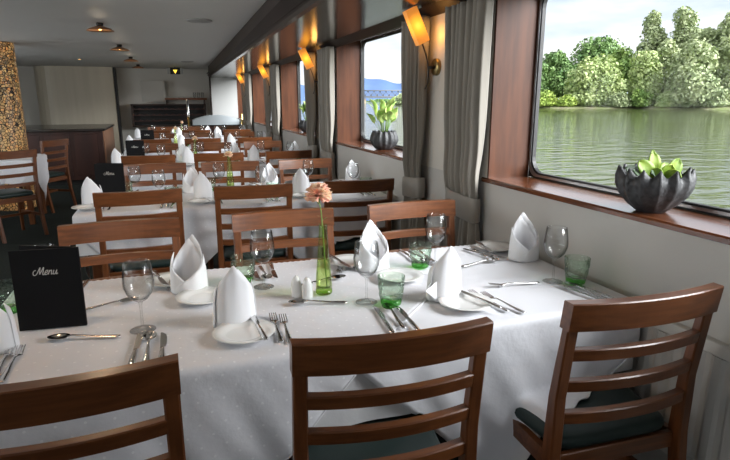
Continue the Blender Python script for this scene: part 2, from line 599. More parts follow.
# port wall with its window openings
b = MB()
b.box(XL - 0.1, XL, Y0, Y1, 0, 1.0); b.box(XL - 0.1, XL, Y0, Y1, 1.9, CEIL)
pe = [Y0] + [e for c in (1.5, 4.1, 6.7, 9.3) for e in (c - 0.95, c + 0.95)] + [Y1]
for k in range(0, len(pe), 2):
    b.box(XL - 0.1, XL, pe[k], pe[k + 1], 1.0, 1.9)
struct('wall_left', b, M['backwall'])
# aft wall behind the camera, with a wide unseen opening kept to let sky light in
b = MB()
b.box(XL, WX, Y0 - 0.1, Y0, 0, 0.9); b.box(XL, WX, Y0 - 0.1, Y0, 2.0, CEIL)
b.box(XL, -3.75, Y0 - 0.1, Y0, 0.9, 2.0); b.box(0.95, WX, Y0 - 0.1, Y0, 0.9, 2.0)
struct('wall_front', b, M['backwall'])
b = MB(); b.box(XL, WX + 0.35, Y1, Y1 + 0.1, 0, CEIL); struct('wall_back', b, M['backwall'])

# windows: mahogany lining, sill, rounded metal frame, pane
def rounded(y0, y1, z0, z1, r, n=6):
    pts = []
    for cy, cz, a0 in ((y1 - r, z1 - r, 0), (y0 + r, z1 - r, 90), (y0 + r, z0 + r, 180), (y1 - r, z0 + r, 270)):
        for k in range(n + 1):
            a = R(a0 + 90 * k / n)
            pts.append((cy + r * math.cos(a), cz + r * math.sin(a)))
    return pts


def ring(mb, outer, inner, x0, x1):
    n = len(outer)
    vs = []
    for loop in (outer, inner):
        for X in (x0, x1):
            vs += [(X, y, z) for y, z in loop]
    fs = []
    for i in range(n):
        j = (i + 1) % n
        fs += [(i, j, n + j, n + i), (2 * n + i, 3 * n + i, 3 * n + j, 2 * n + j), (i, 2 * n + i, 2 * n + j, j), (n + i, n + j, 3 * n + j, 3 * n + i)]
    mb.add(vs, fs)


for k, (a, c) in enumerate(windows):
    # lining boards of the opening
    t = 0.012
    b = MB()
    b.box(WX - 0.004, GX - 0.012, c - t, c + 0.002, SILL, HEAD)
    b.box(WX - 0.004, GX - 0.012, a - 0.002, a + t, SILL, HEAD)
    b.box(WX, GX - 0.012, a + t, c - t, HEAD - t, HEAD + 0.002)
    struct('trim_%d' % (10 + k), b, M['reveal'])
    b = MB()
    b.prism([(WX - 0.010, SILL - 0.022), (WX + 0.262, SILL - 0.022), (WX + 0.262, SILL), (WX - 0.006, SILL), (WX - 0.012, SILL - 0.006)], 'y', a - 0.01, c + 0.045)
    struct('trim_%d' % (20 + k), b, M['sill'])
    y0, y1, z0, z1 = a + t, c - t, SILL + 0.002, HEAD - t
    w = empty('window_%d' % (k + 1), (0, 0, 0)); w['kind'] = 'structure'
    g1 = rounded(y0, y1, z0, z1, 0.004)
    g2 = rounded(y0 + 0.006, y1 - 0.006, z0 + 0.006, z1 - 0.006, 0.06)
    g3 = rounded(y0 + 0.016, y1 - 0.016, z0 + 0.017, z1 - 0.017, 0.07)
    g4 = rounded(y0 + 0.024, y1 - 0.024, z0 + 0.025, z1 - 0.025, 0.075)
    b = MB(); ring(b, g1, g2, GX - 0.010, GX + 0.02); b.build('gasket', M['gasket'], w)
    b = MB(); ring(b, g2, g3, GX - 0.016, GX + 0.012); b.build('frame', M['frame_metal'], w)
    b = MB(); ring(b, g3, g4, GX - 0.010, GX + 0.010); b.build('glazing_bead', M['gasket'], w)
    b = MB()
    n_ = len(g4)
    b.add([(GX, y, z) for y, z in g4], [list(range(n_))])
    b.build('pane', M['pane'], w)

# soffit above the windows: dark face, moulding, glossy underside
def prism_taper(mb, near, far, ya, yb):
    n = len(near)
    vs = [(x, ya, z) for x, z in near] + [(x, yb, z) for x, z in far]
    mb.add(vs, [list(range(n))[::-1], list(range(n, 2 * n))] + [(i, (i + 1) % n, n + (i + 1) % n, n + i) for i in range(n)])


def sofA(y): return 0.748 + 0.0205 * (y - 4.22), CEIL
def sofB(y): return 0.844 + 0.011 * (y - 3), 1.914 - 0.0053 * (y - 3)
def sofC(y): return WX, 1.905 - 0.0046 * (y - 3)
SE = 12.6
def sec(y):
    A, B, C = sofA(y), sofB(y), sofC(y)
    return [A, (B[0] - 0.035, B[1] + 0.03), (B[0] - 0.03, B[1] + 0.006), B, C, (C[0], CEIL)]
b = MB(); prism_taper(b, sec(-3.0), sec(SE), -3.0, SE)
o = struct('trim_1', b, [M['soffit_face'], M['soffit']])
for p in o.data.polygons:
    if p.normal.z < -0.9 and abs(p.normal.x) < 0.4:
        p.material_index = 1
# moulding beads along the inner lower edge
for q, (dx, dz, rr) in enumerate(((-0.046, 0.05, 0.010), (-0.064, 0.082, 0.008))):
    b = MB()
    b.tube([(sofB(y)[0] + dx, y, sofB(y)[1] + dz) for y in (-3, SE)], rr, 8)
    struct('trim_%d' % (2 + q), b, M['soffit_face'])
# dark fascia dropping from the soffit at the window heads
def fas(y):
    C = sofC(y)
    return [(C[0] - 0.10, C[1] + 0.004), (C[0] - 0.012, C[1] - 0.035), (C[0] + 0.0, C[1] - 0.035), (C[0], C[1] + 0.01)]
b = MB(); prism_taper(b, fas(-3.0), fas(SE), -3.0, SE)
struct('trim_4', b, M['soffit_face'])

# skirting of the starboard wall
b = MB(); b.box(WX - 0.015, WX, Y0, Y1, 0, 0.09); struct('baseboard_right', b, M['white_paint'])

# far end: white partition beside the windows, cream bulkhead, bar
b = MB(); b.box(0.95, WX, 12.6, 12.66, 0, CEIL); struct('wall_partition', b, pbr('partition_paint', (0.33, 0.33, 0.32), 0.7, var=0.05, vscale=(2, 2, 2)))
b = MB(); b.box(0.925, 0.952, 12.55, 12.68, 0, CEIL); struct('trim_5', b, M['soffit_face'])
b = MB(); b.box(-1.02, -0.985, 13.62, 14.0, 0, CEIL); struct('trim_6', b, M['black'])
# cream veneered bulkhead, rounded at its left
b = MB()
pl = [(-1.03, 13.60)] + [(-2.25 - 0.35 * math.sin(R(q)), 13.95 - 0.35 * math.cos(R(q))) for q in range(0, 91, 15)] + [(-2.6, 14.0), (-1.03, 14.0)]
b.prism(pl, 'z', 0.0, CEIL)
struct('wall_bulkhead', b, M['cream'])
# shallow recess casing and shelf on the back wall
b = MB()
b.prism([(-0.50, 14.0), (-0.02, 13.80), (0.02, 13.80), (0.02, 14.0)], 'z', 1.36, 1.82)
struct('trim_7', b, M['backwall'])

# ------------------------------------------------------------------ dining chairs
SEATZ = 0.465
def back_y(z):
    """rake of the back posts"""
    pts = [(0.0, -0.262), (0.25, -0.215), (0.44, -0.193), (0.62, -0.198), (0.90, -0.236)]
    for (a, ya), (c, yc) in zip(pts, pts[1:]):
        if z <= c:
            return ya + (yc - ya) * (z - a) / (c - a)
    return pts[-1][1]


def slat_mb(z0, z1, xw, bow, th, n=12, endround=0.0):
    b = MB()
    rows = []
    for i in range(n + 1):
        x = -xw + 2 * xw * i / n
        d = -bow * (1 - (x / xw) ** 2)
        ring_ = []
        for (yy, z) in ((back_y(z0) - th / 2, z0), (back_y(z1) - th / 2, z1 - 0.003), (back_y(z1) - th / 2 + 0.003, z1),
                        (back_y(z1) + th / 2 - 0.003, z1), (back_y(z1) + th / 2, z1 - 0.003), (back_y(z0) + th / 2, z0)):
            ring_.append((x, yy + d, z))
        rows.append(ring_)
    m = len(rows[0])
    vs = [p for r_ in rows for p in r_]
    fs = [(i * m + j, i * m + (j + 1) % m, (i + 1) * m + (j + 1) % m, (i + 1) * m + j) for i in range(n) for j in range(m)]
    fs += [list(range(m)), [n * m + j for j in range(m)][::-1]]
    b.add(vs, fs)
    return b


def bar_mb(path, hx, hy, b=None):
    """squared bar along a path, half widths in x and y"""
    b = b or MB()
    vs, fs = [], []
    for k, (p, wx, wy) in enumerate(zip(path, hx, hy)):
        x, y, z = p
        c = 0.004
        for (u, v) in ((-wx, -wy + c), (-wx + c, -wy), (wx - c, -wy), (wx, -wy + c), (wx, wy - c), (wx - c, wy), (-wx + c, wy), (-wx, wy - c)):
            vs.append((x + u, y + v, z))
    n = len(path)
    for i in range(n - 1):
        for j in range(8):
            fs.append((i * 8 + j, i * 8 + (j + 1) % 8, (i + 1) * 8 + (j + 1) % 8, (i + 1) * 8 + j))
    fs += [list(range(8))[::-1], [(n - 1) * 8 + j for j in range(8)]]
    b.add(vs, fs)
    return b


def make_chair():
    t = empty('dining_chair')
    t['category'] = 'chair'
    W, U = M['chair_wood'], M['chair_wood_up']
    slat_mb(0.827, 0.905, 0.232, 0.031, 0.037, 16).build('top_rail', W, t)
    for z in (0.733, 0.637, 0.538):
        slat_mb(z, z + 0.034, 0.203, 0.028, 0.027, 14).build('slat', W, t)
    for s in (-1, 1):
        zs = (0.0, 0.12, 0.25, 0.35, 0.44, 0.53, 0.62, 0.72, 0.827)
        path = [(s * 0.213, back_y(z), z) for z in zs]
        bar_mb(path, [0.0165] * 9, [0.014, 0.016, 0.019, 0.022, 0.023, 0.021, 0.018, 0.016, 0.0135]).build('rear_leg', U, t)
        bar_mb([(s * 0.205, 0.175, 0), (s * 0.205, 0.172, 0.2), (s * 0.203, 0.170, 0.428)], [0.013, 0.016, 0.019], [0.013, 0.016, 0.019]).build('front_leg', U, t)
        bar_mb([(s * 0.207, -0.2, 0.0), (s * 0.205, 0.155, 0.0)], [0.009] * 2, [0.012] * 2)
    b = MB()
    b.rbox(-0.19, 0.19, 0.160, 0.182, 0.375, 0.428, 0.003)
    for s in (-1, 1):
        b.hexa([(s * 0.203 - 0.010, -0.172, 0.375), (s * 0.203 + 0.010, -0.172, 0.375), (s * 0.203 + 0.010, 0.152, 0.375), (s * 0.203 - 0.010, 0.152, 0.375),
                (s * 0.203 - 0.010, -0.172, 0.428), (s * 0.203 + 0.010, -0.172, 0.428), (s * 0.203 + 0.010, 0.152, 0.428), (s * 0.203 - 0.010, 0.152, 0.428)])
    b.rbox(-0.196, 0.196, -0.196, -0.176, 0.375, 0.428, 0.003)
    b.build('seat_frame', W, t)
    for s in (-1, 1):
        b = MB(); b.rbox(s * 0.206 - 0.008, s * 0.206 + 0.008, -0.20, 0.160, 0.205, 0.235, 0.002); b.build('stretcher', W, t)
    b = MB(); b.rbox(-0.20, 0.20, -0.03, -0.014, 0.207, 0.233, 0.002); b.build('stretcher', W, t)
    # padded seat: rounded cushion, crowned
    b = MB()
    nx = 28
    def outline(k, n=44):
        a = 2 * PI * k / n
        ca, sa = math.cos(a), math.sin(a)
        e = 0.28
        x = math.copysign(abs(ca) ** e, ca) * 0.206
        y = math.copysign(abs(sa) ** e, sa) * 0.198 + 0.006
        return x * (1.0 if y > 0 else 0.94), y
    rows = []
    for (sc, z) in ((0.95, 0.430), (1.0, 0.437), (1.015, 0.450), (1.0, 0.463), (0.96, 0.471), (0.86, 0.477), (0.6, 0.483), (0.25, 0.485), (0.02, 0.485)):
        rows.append([(outline(k)[0] * sc, outline(k)[1] * sc, z) for k in range(44)])
    b.grid(rows, True, True)
    b.build('seat', M['vinyl'], t)
    return t


# ------------------------------------------------------------------ tables and cloths
TX0, TX1, HD, TZ = -0.56, 1.45, 0.425, 0.75
RP = 2.2                                   # distance from row to row
ROWS = 5
def row_y(r): return 1.755 + RP * r

CH_NEAR = [(-0.245, -0.3), (0.459, -4.2), (1.172, -2.6)]      # x of the chair, turn in degrees
NEAR_BACK, FAR_BACK = (-0.19, 0.475, 1.148), (-0.12, 0.447, 1.11)
CH_FAR = [(-0.21, 181), (0.466, 178.5), (1.118, 180.5)]


def make_table():
    t = empty('dining_table'); t['category'] = 'table'
    b = MB(); b.rbox(TX0 + 0.004, TX1 - 0.004, -HD + 0.004, HD - 0.004, 0.708, 0.737, 0.004); b.build('tabletop', M['chair_wood'], t)
    for sx in (TX0 + 0.09, TX1 - 0.09):
        for sy in (-1, 1):
            b = MB(); b.rbox(sx - 0.028, sx + 0.028, sy * 0.33 - 0.028, sy * 0.33 + 0.028, 0, 0.708, 0.004); b.build('leg', M['chair_wood_up'], t)
    return t


def make_base_cloth():
    """white under-cloth: flat top and a short skirt with soft waves"""
    b = MB()
    per = []
    rr = 0.02
    for (x, y) in ((TX0, -HD), (TX1, -HD), (TX1, HD), (TX0, HD)):
        pass
    n_long, n_short = 60, 26
    for i in range(n_long): per.append((TX0 + (TX1 - TX0) * i / n_long, -HD, 0, -1))
    for i in range(n_short): per.append((TX1, -HD + 2 * HD * i / n_short, 1, 0))
    for i in range(n_long): per.append((TX1 - (TX1 - TX0) * i / n_long, HD, 0, 1))
    for i in range(n_short): per.append((TX0, HD - 2 * HD * i / n_short, -1, 0))
    rows = []
    cx, cy = (TX0 + TX1) / 2, 0
    z0 = 0.7415
    for ins in (0.25, 0.05, 0.006):
        rows.append([(x - nx * ins if nx else max(TX0 + ins, min(TX1 - ins, x)), y - ny * ins if ny else max(-HD + ins, min(HD - ins, y)), z0 - (0.0015 if ins < 0.01 else 0)) for x, y, nx, ny in per])
    for drop in (0.012, 0.06, 0.12, 0.18, 0.245):
        ring_ = []
        for k, (x, y, nx, ny) in enumerate(per):
            w = -0.002 + (0.0015 * math.sin(k * 0.55) + 0.001 * math.sin(k * 1.31 + 1)) * drop / 0.12
            w = w if nx <= 0 else min(w, 0.008)
            ring_.append((x + nx * w, y + ny * w, z0 - drop))
        rows.append(ring_)
    b.grid(rows, True, True)
    b.add([rows[0][k] for k in range(len(per))], [list(range(len(per)))])
    return b


def make_overlay(xc, Dg, z0, chairs_near, chairs_far, seed, n=88):
    """square top cloth laid corner-to-corner; what passes the table edge hangs down"""
    rnd = random.Random(seed)
    ph = [rnd.uniform(0, 6.28) for _ in range(6)]
    side = Dg * math.sqrt(2)
    rr = 0.012
    def fold(e):
        """excess length past the edge -> (outward, down)"""
        q = rr * PI / 2
        if e <= 0: return 0.0, 0.0
        if e < q:
            a = e / rr
            return rr * math.sin(a), rr * (1 - math.cos(a))
        return rr, rr + e - q
    rows = []
    for i in range(n + 1):
        row = []
        for j in range(n + 1):
            u, v = side * (i / n - 0.5), side * (j / n - 0.5)
            X = xc + (u - v) / math.sqrt(2)
            Y = (u + v) / math.sqrt(2)
            ex = max(0, X - (TX1 - rr + 0.002), (TX0 + rr - 0.002) - X)
            sxx = 1 if X > 0.4 else -1
            ey = max(0, abs(Y) - (HD - rr + 0.003))
            sy = 1 if Y > 0 else -1
            ox, dx_ = fold(ex)
            oy, dy_ = fold(ey)
            x = X if ex == 0 else ((TX1 - rr + 0.002) + ox if sxx > 0 else (TX0 + rr - 0.002) - ox)
            y = Y if ey == 0 else sy * (HD - rr + 0.003 + oy)
            d = dx_ + dy_
            z = z0 - d
            if d > 0.005:
                if ey > 0:
                    w = min(1, d / 0.35)
                    y += sy * w * (0.012 + 0.012 * math.sin(x * 13 + ph[0]) + 0.009 * math.sin(x * 29 + ph[1] + 4 * z) + 0.004 * math.sin(x * 55 + z * 30 + ph[2]))
                if ex > 0:
                    w = min(1, d / 0.35)
                    k_ = 0.35 if sxx > 0 else 1.0
                    x += sxx * w * k_ * (0.014 + 0.012 * math.sin(y * 15 + ph[3]) + 0.006 * math.sin(y * 34 + ph[4]))
                # rest on the chair seats pushed under the table
                seats = chairs_near if sy < 0 else chairs_far
                for cx_ in seats:
                    hw_, rest, lap = (0.225, 0.494, 0.50) if cx_ > 0.9 else (0.205, 0.494, 0.0)
                    if ey > 0 and abs(x - cx_) < hw_ and z < rest:
                        q = min(1, (hw_ - abs(x - cx_)) / (0.04 if lap else 0.015))
                        y += sy * min(0.13, (rest - z) * lap) * q
                        z = z + (rest + 0.003 * math.sin(x * 40) - z) * q
            else:
                z += 0.0006 * math.sin(X * 23 + ph[5]) * math.sin(Y * 19)
            row.append((x, y, z))
        rows.append(row)
    b = MB()
    b.grid(rows, True)
    uv = [(side * i / n, side * j / n) for i in range(n + 1) for j in range(n + 1)]
    hem = [rows[i][0] for i in range(n)] + [rows[n][j] for j in range(n)] + [rows[i][n] for i in range(n, 0, -1)] + [rows[0][j] for j in range(n, -1, -1)]
    return b, uv, hem


def link_overlay(made, mat):
    b, uv, hem = made
    o = b.build('tablecloth', mat, solid=0.001)
    lay_ = o.data.uv_layers.new(name='weave')
    for lp in o.data.loops:
        lay_.data[lp.index].uv = uv[lp.vertex_index]
    h = MB(); h.tube(hem, 0.0030, 6); h.build('hem', mat, o)
    return o


ROWN = ['nearest', 'second', 'third', 'fourth', 'farthest']
table0, chair0 = make_table(), make_chair()
bc_mesh = make_base_cloth().build('under_cloth', M['cloth_base'])
bc_mesh['category'] = 'tablecloth'
near_x, far_x = [c[0] for c in CH_NEAR], [c[0] for c in CH_FAR]
ovR = link_overlay(make_overlay(0.98, 1.03, 0.7442, near_x, far_x, 3), M['cloth'])
ovL = link_overlay(make_overlay(-0.076, 1.03, 0.7468, near_x, far_x, 5), M['cloth_dot'])
ovR['category'] = ovL['category'] = 'tablecloth'
for r in range(ROWS):
    y = row_y(r)
    place(table0, (0, y, 0), 0, 'long dining table under white cloths, %s row from the camera' % ROWN[r], 'cloth-covered dining tables')
    place(bc_mesh, (0, y, 0), 0, 'white under-cloth with a short skirt on the %s dining table' % ROWN[r], 'white under-cloths')
    place(ovR, (0, y, 0), 0, 'plain white top cloth on the window half of the %s table' % ROWN[r], 'white top cloths')
    place(ovL, (0, y, 0), 0, 'dotted white top cloth on the aisle half of the %s table' % ROWN[r], 'white top cloths')
SEATN = ['aisle', 'middle', 'window']
rj = random.Random(11)
for r in range(ROWS):
    for k in range(3):
        x, a = CH_NEAR[k] if r == 0 else (NEAR_BACK[k], CH_NEAR[k][1])
        jx, jy, ja = (0, 0, 0) if r == 0 else (rj.uniform(-0.015, 0.02), rj.uniform(0.0, 0.05), rj.uniform(-3, 3))
        y = 1.045 + 0.238 + RP * r + jy + (0.025 if (r == 0 and k == 0) else 0)
        if r == 1: y += 0.03
        place(chair0, (x + jx, y, 0), R(a + ja), 'brown slat-back dining chair with its back to us, %s place of the %s table' % (SEATN[k], ROWN[r]), 'dining chairs at the tables', (1.045, 1, 1) if (r == 0 and k == 2) else (1, 1, 1))
for r in range(ROWS):
    for k in range(3):
        x, a = CH_FAR[k] if r == 0 else (FAR_BACK[k], CH_FAR[k][1])
        jx, jy, ja = (0, 0, 0) if r == 0 else (rj.uniform(-0.02, 0.02), rj.uniform(-0.03, 0.03), rj.uniform(-2.5, 2.5))
        y = 2.455 - 0.238 + RP * r + jy
        place(chair0, (x + jx, y, 0), R(a + ja), 'brown slat-back dining chair facing us, %s place behind the %s table' % (SEATN[k], ROWN[r]), 'dining chairs at the tables')

# ------------------------------------------------------------------ tableware
def make_plate():
    b = MB()
    b.lathe([(0.0, 0.004), (0.045, 0.004), (0.052, 0.006), (0.060, 0.010), (0.0815, 0.0155), (0.083, 0.0165), (0.0822, 0.0178), (0.0595, 0.0128), (0.050, 0.0085), (0.044, 0.0070), (0.0, 0.0068)], 40)
    b.lathe([(0.038, 0.0), (0.044, 0.0), (0.046, 0.0045), (0.037, 0.0045)], 40, close=True)
    o = b.build('bread_plate', M['china']); o['category'] = 'plate'; o.data.transform(Matrix.Diagonal((1.06, 1.06, 1, 1)))
    return o


def make_napkin(seed=1, tail=0.0):
    """stiff standing fold: rolled linen with a pointed back and an open V front (front = +y)"""
    b = MB()
    n = 46
    def layer(rx, ry, rot, hb, hf, pk, t0, t1, off, lift):
        rows = []
        nz_ = 9
        for i in range(nz_):
            w = i / (nz_ - 1)
            row = []
            for k in range(n):
                a = t0 + (t1 - t0) * k / (n - 1)          # 0 = front, pi = back
                c = (1 - math.cos(a)) / 2                 # 0 front .. 1 back
                tri = 1 - abs(((a - pk) + PI) % (2 * PI) - PI) / PI
                h = hf + (hb - hf) * tri ** 1.15
                z = lift + (h - lift) * w
                fl = 1.0 + 0.10 * (1 - w) - 0.20 * max(0, z - 0.08) / 0.1
                px_ = rx * fl * math.sin(a + rot)
                py_ = ry * fl * math.cos(a + rot)
                py_ -= 0.012 * max(0, z - 0.09) / 0.1
                rip = 0.0012 * math.sin(9 * a + seed) * w
                row.append((px_ + off[0], py_ + off[1] + rip, z))
            rows.append(row)
        b.grid(rows, True)
    layer(0.055, 0.040, 0.0, 0.192, 0.030, PI * 1.08, 0.0, 2 * PI, (0, 0), 0.0)
    layer(0.050, 0.035, 0.10, 0.178, 0.020, PI * 0.94, 0.6, 2 * PI - 0.6, (0, -0.001), 0.002)
    # front flap wrapping across
    layer(0.0575, 0.0425, 0.0, 0.135, 0.0, PI * 0.60, -0.95, 1.85, (0, 0.0005), 0.0)
    layer(0.0600, 0.0450, 0.0, 0.128, -0.004, -PI * 0.58, -1.8, 0.75, (0, 0.001), 0.0)
    if tail:
        b.add([(-0.046, -0.026, 0.0), (-0.046, -0.022, 0.072), (-0.096, -0.030, 0.046), (-0.050, -0.004, 0.0), (-0.050, -0.002, 0.070)], [(0, 2, 1), (3, 4, 2)])
    o = b.build('folded_napkin', M['napkin'], solid=0.0022, recalc=False); o['category'] = 'napkin'
    return o


def strip(b, prof, th=0.0022, curve=None):
    """flat tapering bar along +y: prof = (y, halfwidth, z)"""
    vs, fs = [], []
    for y, w, z in prof:
        vs += [(-w, y, z), (-w * 0.6, y, z + th), (w * 0.6, y, z + th), (w, y, z), (w * 0.6, y, z - th * 0.3), (-w * 0.6, y, z - th * 0.3)]
    n = len(prof)
    for i in range(n - 1):
        for j in range(6):
            fs.append((i * 6 + j, i * 6 + (j + 1) % 6, (i + 1) * 6 + (j + 1) % 6, (i + 1) * 6 + j))
    fs += [list(range(6))[::-1], [(n - 1) * 6 + j for j in range(6)]]
    b.add(vs, fs, True)


def make_fork():
    b = MB()
    strip(b, [(0.0, 0.0075, 0.002), (0.01, 0.0095, 0.002), (0.05, 0.0075, 0.003), (0.10, 0.0038, 0.007), (0.125, 0.0036, 0.008), (0.138, 0.008, 0.005), (0.146, 0.0115, 0.003), (0.152, 0.0122, 0.003)])
    for k in range(4):
        x = -0.0099 + 0.0066 * k
        b.hexa([(x - 0.0019, 0.151, 0.002), (x + 0.0019, 0.151, 0.002), (x + 0.0019, 0.151, 0.0045), (x - 0.0019, 0.151, 0.0045),
                (x * 0.93 - 0.0011, 0.196, 0.010), (x * 0.93 + 0.0011, 0.196, 0.010), (x * 0.93 + 0.0011, 0.196, 0.0118), (x * 0.93 - 0.0011, 0.196, 0.0118)])
    o = b.build('dinner_fork', M['steel']); o['category'] = 'fork'
    return o


def make_knife():
    b = MB()
    strip(b, [(0.0, 0.0075, 0.002), (0.008, 0.0092, 0.002), (0.06, 0.0080, 0.003), (0.10, 0.0062, 0.003), (0.105, 0.0060, 0.003)], 0.004)
    vs = []
    outl = [(-0.006, 0.104), (0.008, 0.112), (0.0105, 0.135), (0.0105, 0.170), (0.008, 0.192), (0.0, 0.206), (-0.006, 0.210), (-0.0075, 0.205), (-0.007, 0.16)]
    n = len(outl)
    vs = [(x, y, 0.003) for x, y in outl] + [(x, y, 0.0046) for x, y in outl]
    b.add(vs, [list(range(n))[::-1], list(range(n, 2 * n))] + [(i, (i + 1) % n, n + (i + 1) % n, n + i) for i in range(n)])
    o = b.build('table_knife', M['steel']); o['category'] = 'knife'
    return o


def make_spoon():
    b = MB()
    strip(b, [(0.0, 0.0070, 0.002), (0.01, 0.0092, 0.002), (0.05, 0.0072, 0.003), (0.10, 0.0036, 0.008), (0.128, 0.0034, 0.010), (0.138, 0.006, 0.008)])
    rows = []
    for i in range(7):
        q = i / 6
        row = []
        for k in range(20):
            a = 2 * PI * k / 20
            wx = 0.0205 * (1 - 0.12 * math.sin(a))
            row.append((wx * q * math.cos(a), 0.163 + 0.030 * q * math.sin(a), 0.0012 + 0.0085 * q ** 2.2))
        rows.append(row)
    b.grid(rows, True, True)
    o = b.build('table_spoon', M['steel'], solid=0.0012); o['category'] = 'spoon'
    return o


def make_glass():
    t = empty('wine_glass'); t['category'] = 'glass'
    b = MB(); b.lathe([(0.0, 0.0), (0.034, 0.0), (0.0365, 0.0012), (0.034, 0.0026), (0.020, 0.0045), (0.008, 0.0075), (0.0046, 0.012)], 32); b.build('foot', M['glass'], t)
    b = MB(); b.lathe([(0.0046, 0.012), (0.0036, 0.03), (0.0033, 0.055), (0.0040, 0.078), (0.0072, 0.087)], 14); b.build('stem', M['glass'], t)
    b = MB(); b.lathe([(0.0072, 0.087), (0.020, 0.096), (0.0315, 0.112), (0.0385, 0.134), (0.0390, 0.150), (0.0370, 0.172), (0.0325, 0.205),
                       (0.0316, 0.2058), (0.0310, 0.205), (0.0356, 0.172), (0.0376, 0.150), (0.0370, 0.134), (0.030, 0.113), (0.019, 0.0985), (0.0, 0.091)], 36); b.v = [(x * 1.10, y * 1.10, z) for x, y, z in b.v]; b.build('bowl', M['glass'], t)
    return t


def make_tumbler():
    t = empty('tumbler_glass'); t['category'] = 'glass'
    rows = []
    n = 24
    prof = [(0.0290, 0.012), (0.0305, 0.022), (0.0340, 0.036), (0.0335, 0.050), (0.0365, 0.064), (0.0362, 0.078), (0.0378, 0.089), (0.0382, 0.092), (0.0368, 0.092), (0.0352, 0.078), (0.0345, 0.050), (0.0300, 0.024), (0.0, 0.0135)]
    b = MB()
    for i, (r_, z) in enumerate(prof):
        row = []
        for k in range(n):
            f = 1 + (0.05 * (1 if (k // 2 + i) % 2 else -1) if 1 <= i <= 5 else 0)
            a = 2 * PI * k / n
            row.append((r_ * f * math.cos(a), r_ * f * math.sin(a), z))
        rows.append(row)
    b.grid(rows, False, True)
    b.v = [(x * 1.18, y * 1.18, z * 1.04) for x, y, z in b.v]
    b.build('tumbler_wall', M['glass_green'], t)
    b = MB(); b.lathe([(0.0, 0.0), (0.026, 0.0), (0.0285, 0.002), (0.0298, 0.012), (0.0290, 0.0155), (0.0, 0.0132)], 24); b.v = [(x * 1.18, y * 1.18, z * 1.04) for x, y, z in b.v]; b.build('tumbler_base', M['glass_base'], t)
    return t


plate0, nap0, fork0, knife0, spoon0, glass0, tum0 = make_plate(), make_napkin(), make_fork(), make_knife(), make_spoon(), make_glass(), make_tumbler()
nap1 = make_napkin(2, 1.0)
TT = TZ + 0.0006
def P(x, y, z=0): return (x, y, TT + z)


def lay(proto, tip, tail, label, group, lift=0.0):
    """lay a piece of cutlery so that its handle end is at tail, pointing towards tip"""
    a = math.atan2(tip[1] - tail[1], tip[0] - tail[0]) - PI / 2
    return place(proto, P(tail[0], tail[1], lift), a, label, group)


G = dict(plate='bread plates', nap='folded napkins', fork='dinner forks', knife='table knives', spoon='table spoons', glass='wine glasses', tum='green tumblers')
SIDE = {0: 'near', 1: 'far'}


def setting(r, side, k, full, o=None):
    """one cover: plate and napkin to the diner's left, glasses to the right"""
    o = o or {}
    cx = (near_x if side == 0 else far_x)[k] if r == 0 else (NEAR_BACK if side == 0 else FAR_BACK)[k]
    sg = 1 if side == 0 else -1
    y0 = row_y(r) - sg * HD
    where = '%s-side %s place of the %s table' % (SIDE[side], SEATN[k], ROWN[r])
    rn = random.Random(r * 100 + side * 10 + k)
    j = (lambda s: rn.uniform(-s, s)) if r else (lambda s: 0.0)
    def q(dx, d): return (cx + sg * (dx + j(0.01)), y0 + sg * (d + j(0.01)))
    fx = 0 if side == 0 else PI
    def g(n, dx, d): return o[n] if n in o else q(dx, d)
    pl = g('plate', -0.30 if side == 0 else -0.20, 0.15)
    if pl:
        place(plate0, P(*pl), rn.uniform(0, 6), 'round white bread plate at the ' + where, G['plate'])
    npos = g('nap', -0.29 if side == 0 else -0.25, 0.262 if side == 0 else 0.25)
    if npos:
        place(o.get('napproto', nap0), P(*npos), fx + R(o.get('naprot', j(14))), 'white folded standing napkin at the ' + where, G['nap'])
    if g('glass', 0.12, 0.285):
        place(glass0, P(*g('glass', 0.12, 0.285)), rn.uniform(0, 6), 'clear stemmed wine glass at the ' + where, G['glass'])
    if g('tum', 0.19, 0.25):
        place(tum0, P(*g('tum', 0.19, 0.25)), rn.uniform(0, 6), 'faceted green tumbler at the ' + where, G['tum'])
    if not full:
        return
    if pl:
        a = o.get('butter', ((pl[0] + sg * 0.015, pl[1] + sg * 0.082), (pl[0] + sg * 0.062, pl[1] - sg * 0.115)))
        if a:
            lay(knife0, a[0], a[1], 'small steel knife resting on the bread plate, ' + where, G['knife'], 0.0178)
    for n, nm, (ta, tb) in (('f1', 'outer', ((-0.205, 0.27), (-0.215, 0.075))), ('f2', 'inner', ((-0.175, 0.25), (-0.18, 0.055)))):
        a = o.get(n, (q(*ta), q(*tb)))
        if a: lay(fork0, a[0], a[1], 'steel fork, %s of the pair, %s' % (nm, where), G['fork'])
    for n, nm, (ta, tb) in (('k1', 'inner', ((0.125, 0.21), (0.11, 0.02))), ('k2', 'outer', ((0.19, 0.21), (0.185, 0.01)))):
        a = o.get(n, (q(*ta), q(*tb)))
        if a: lay(knife0, a[0], a[1], 'steel table knife, %s of two, %s' % (nm, where), G['knife'])
    a = o.get('s1', (q(0.158, 0.245), q(0.158, 0.05)))
    if a: lay(spoon0, a[0], a[1], 'steel soup spoon between two knives, ' + where, G['spoon'])
    a = o.get('s2', (q(-0.11, 0.335), q(0.06, 0.30)))
    if a: lay(o.get('dessert', spoon0), a[0], a[1], 'steel dessert %s lying crosswise above the %s' % ('fork' if o.get('dessert') is fork0 else 'spoon', where), G['fork' if o.get('dessert') is fork0 else 'spoon'])


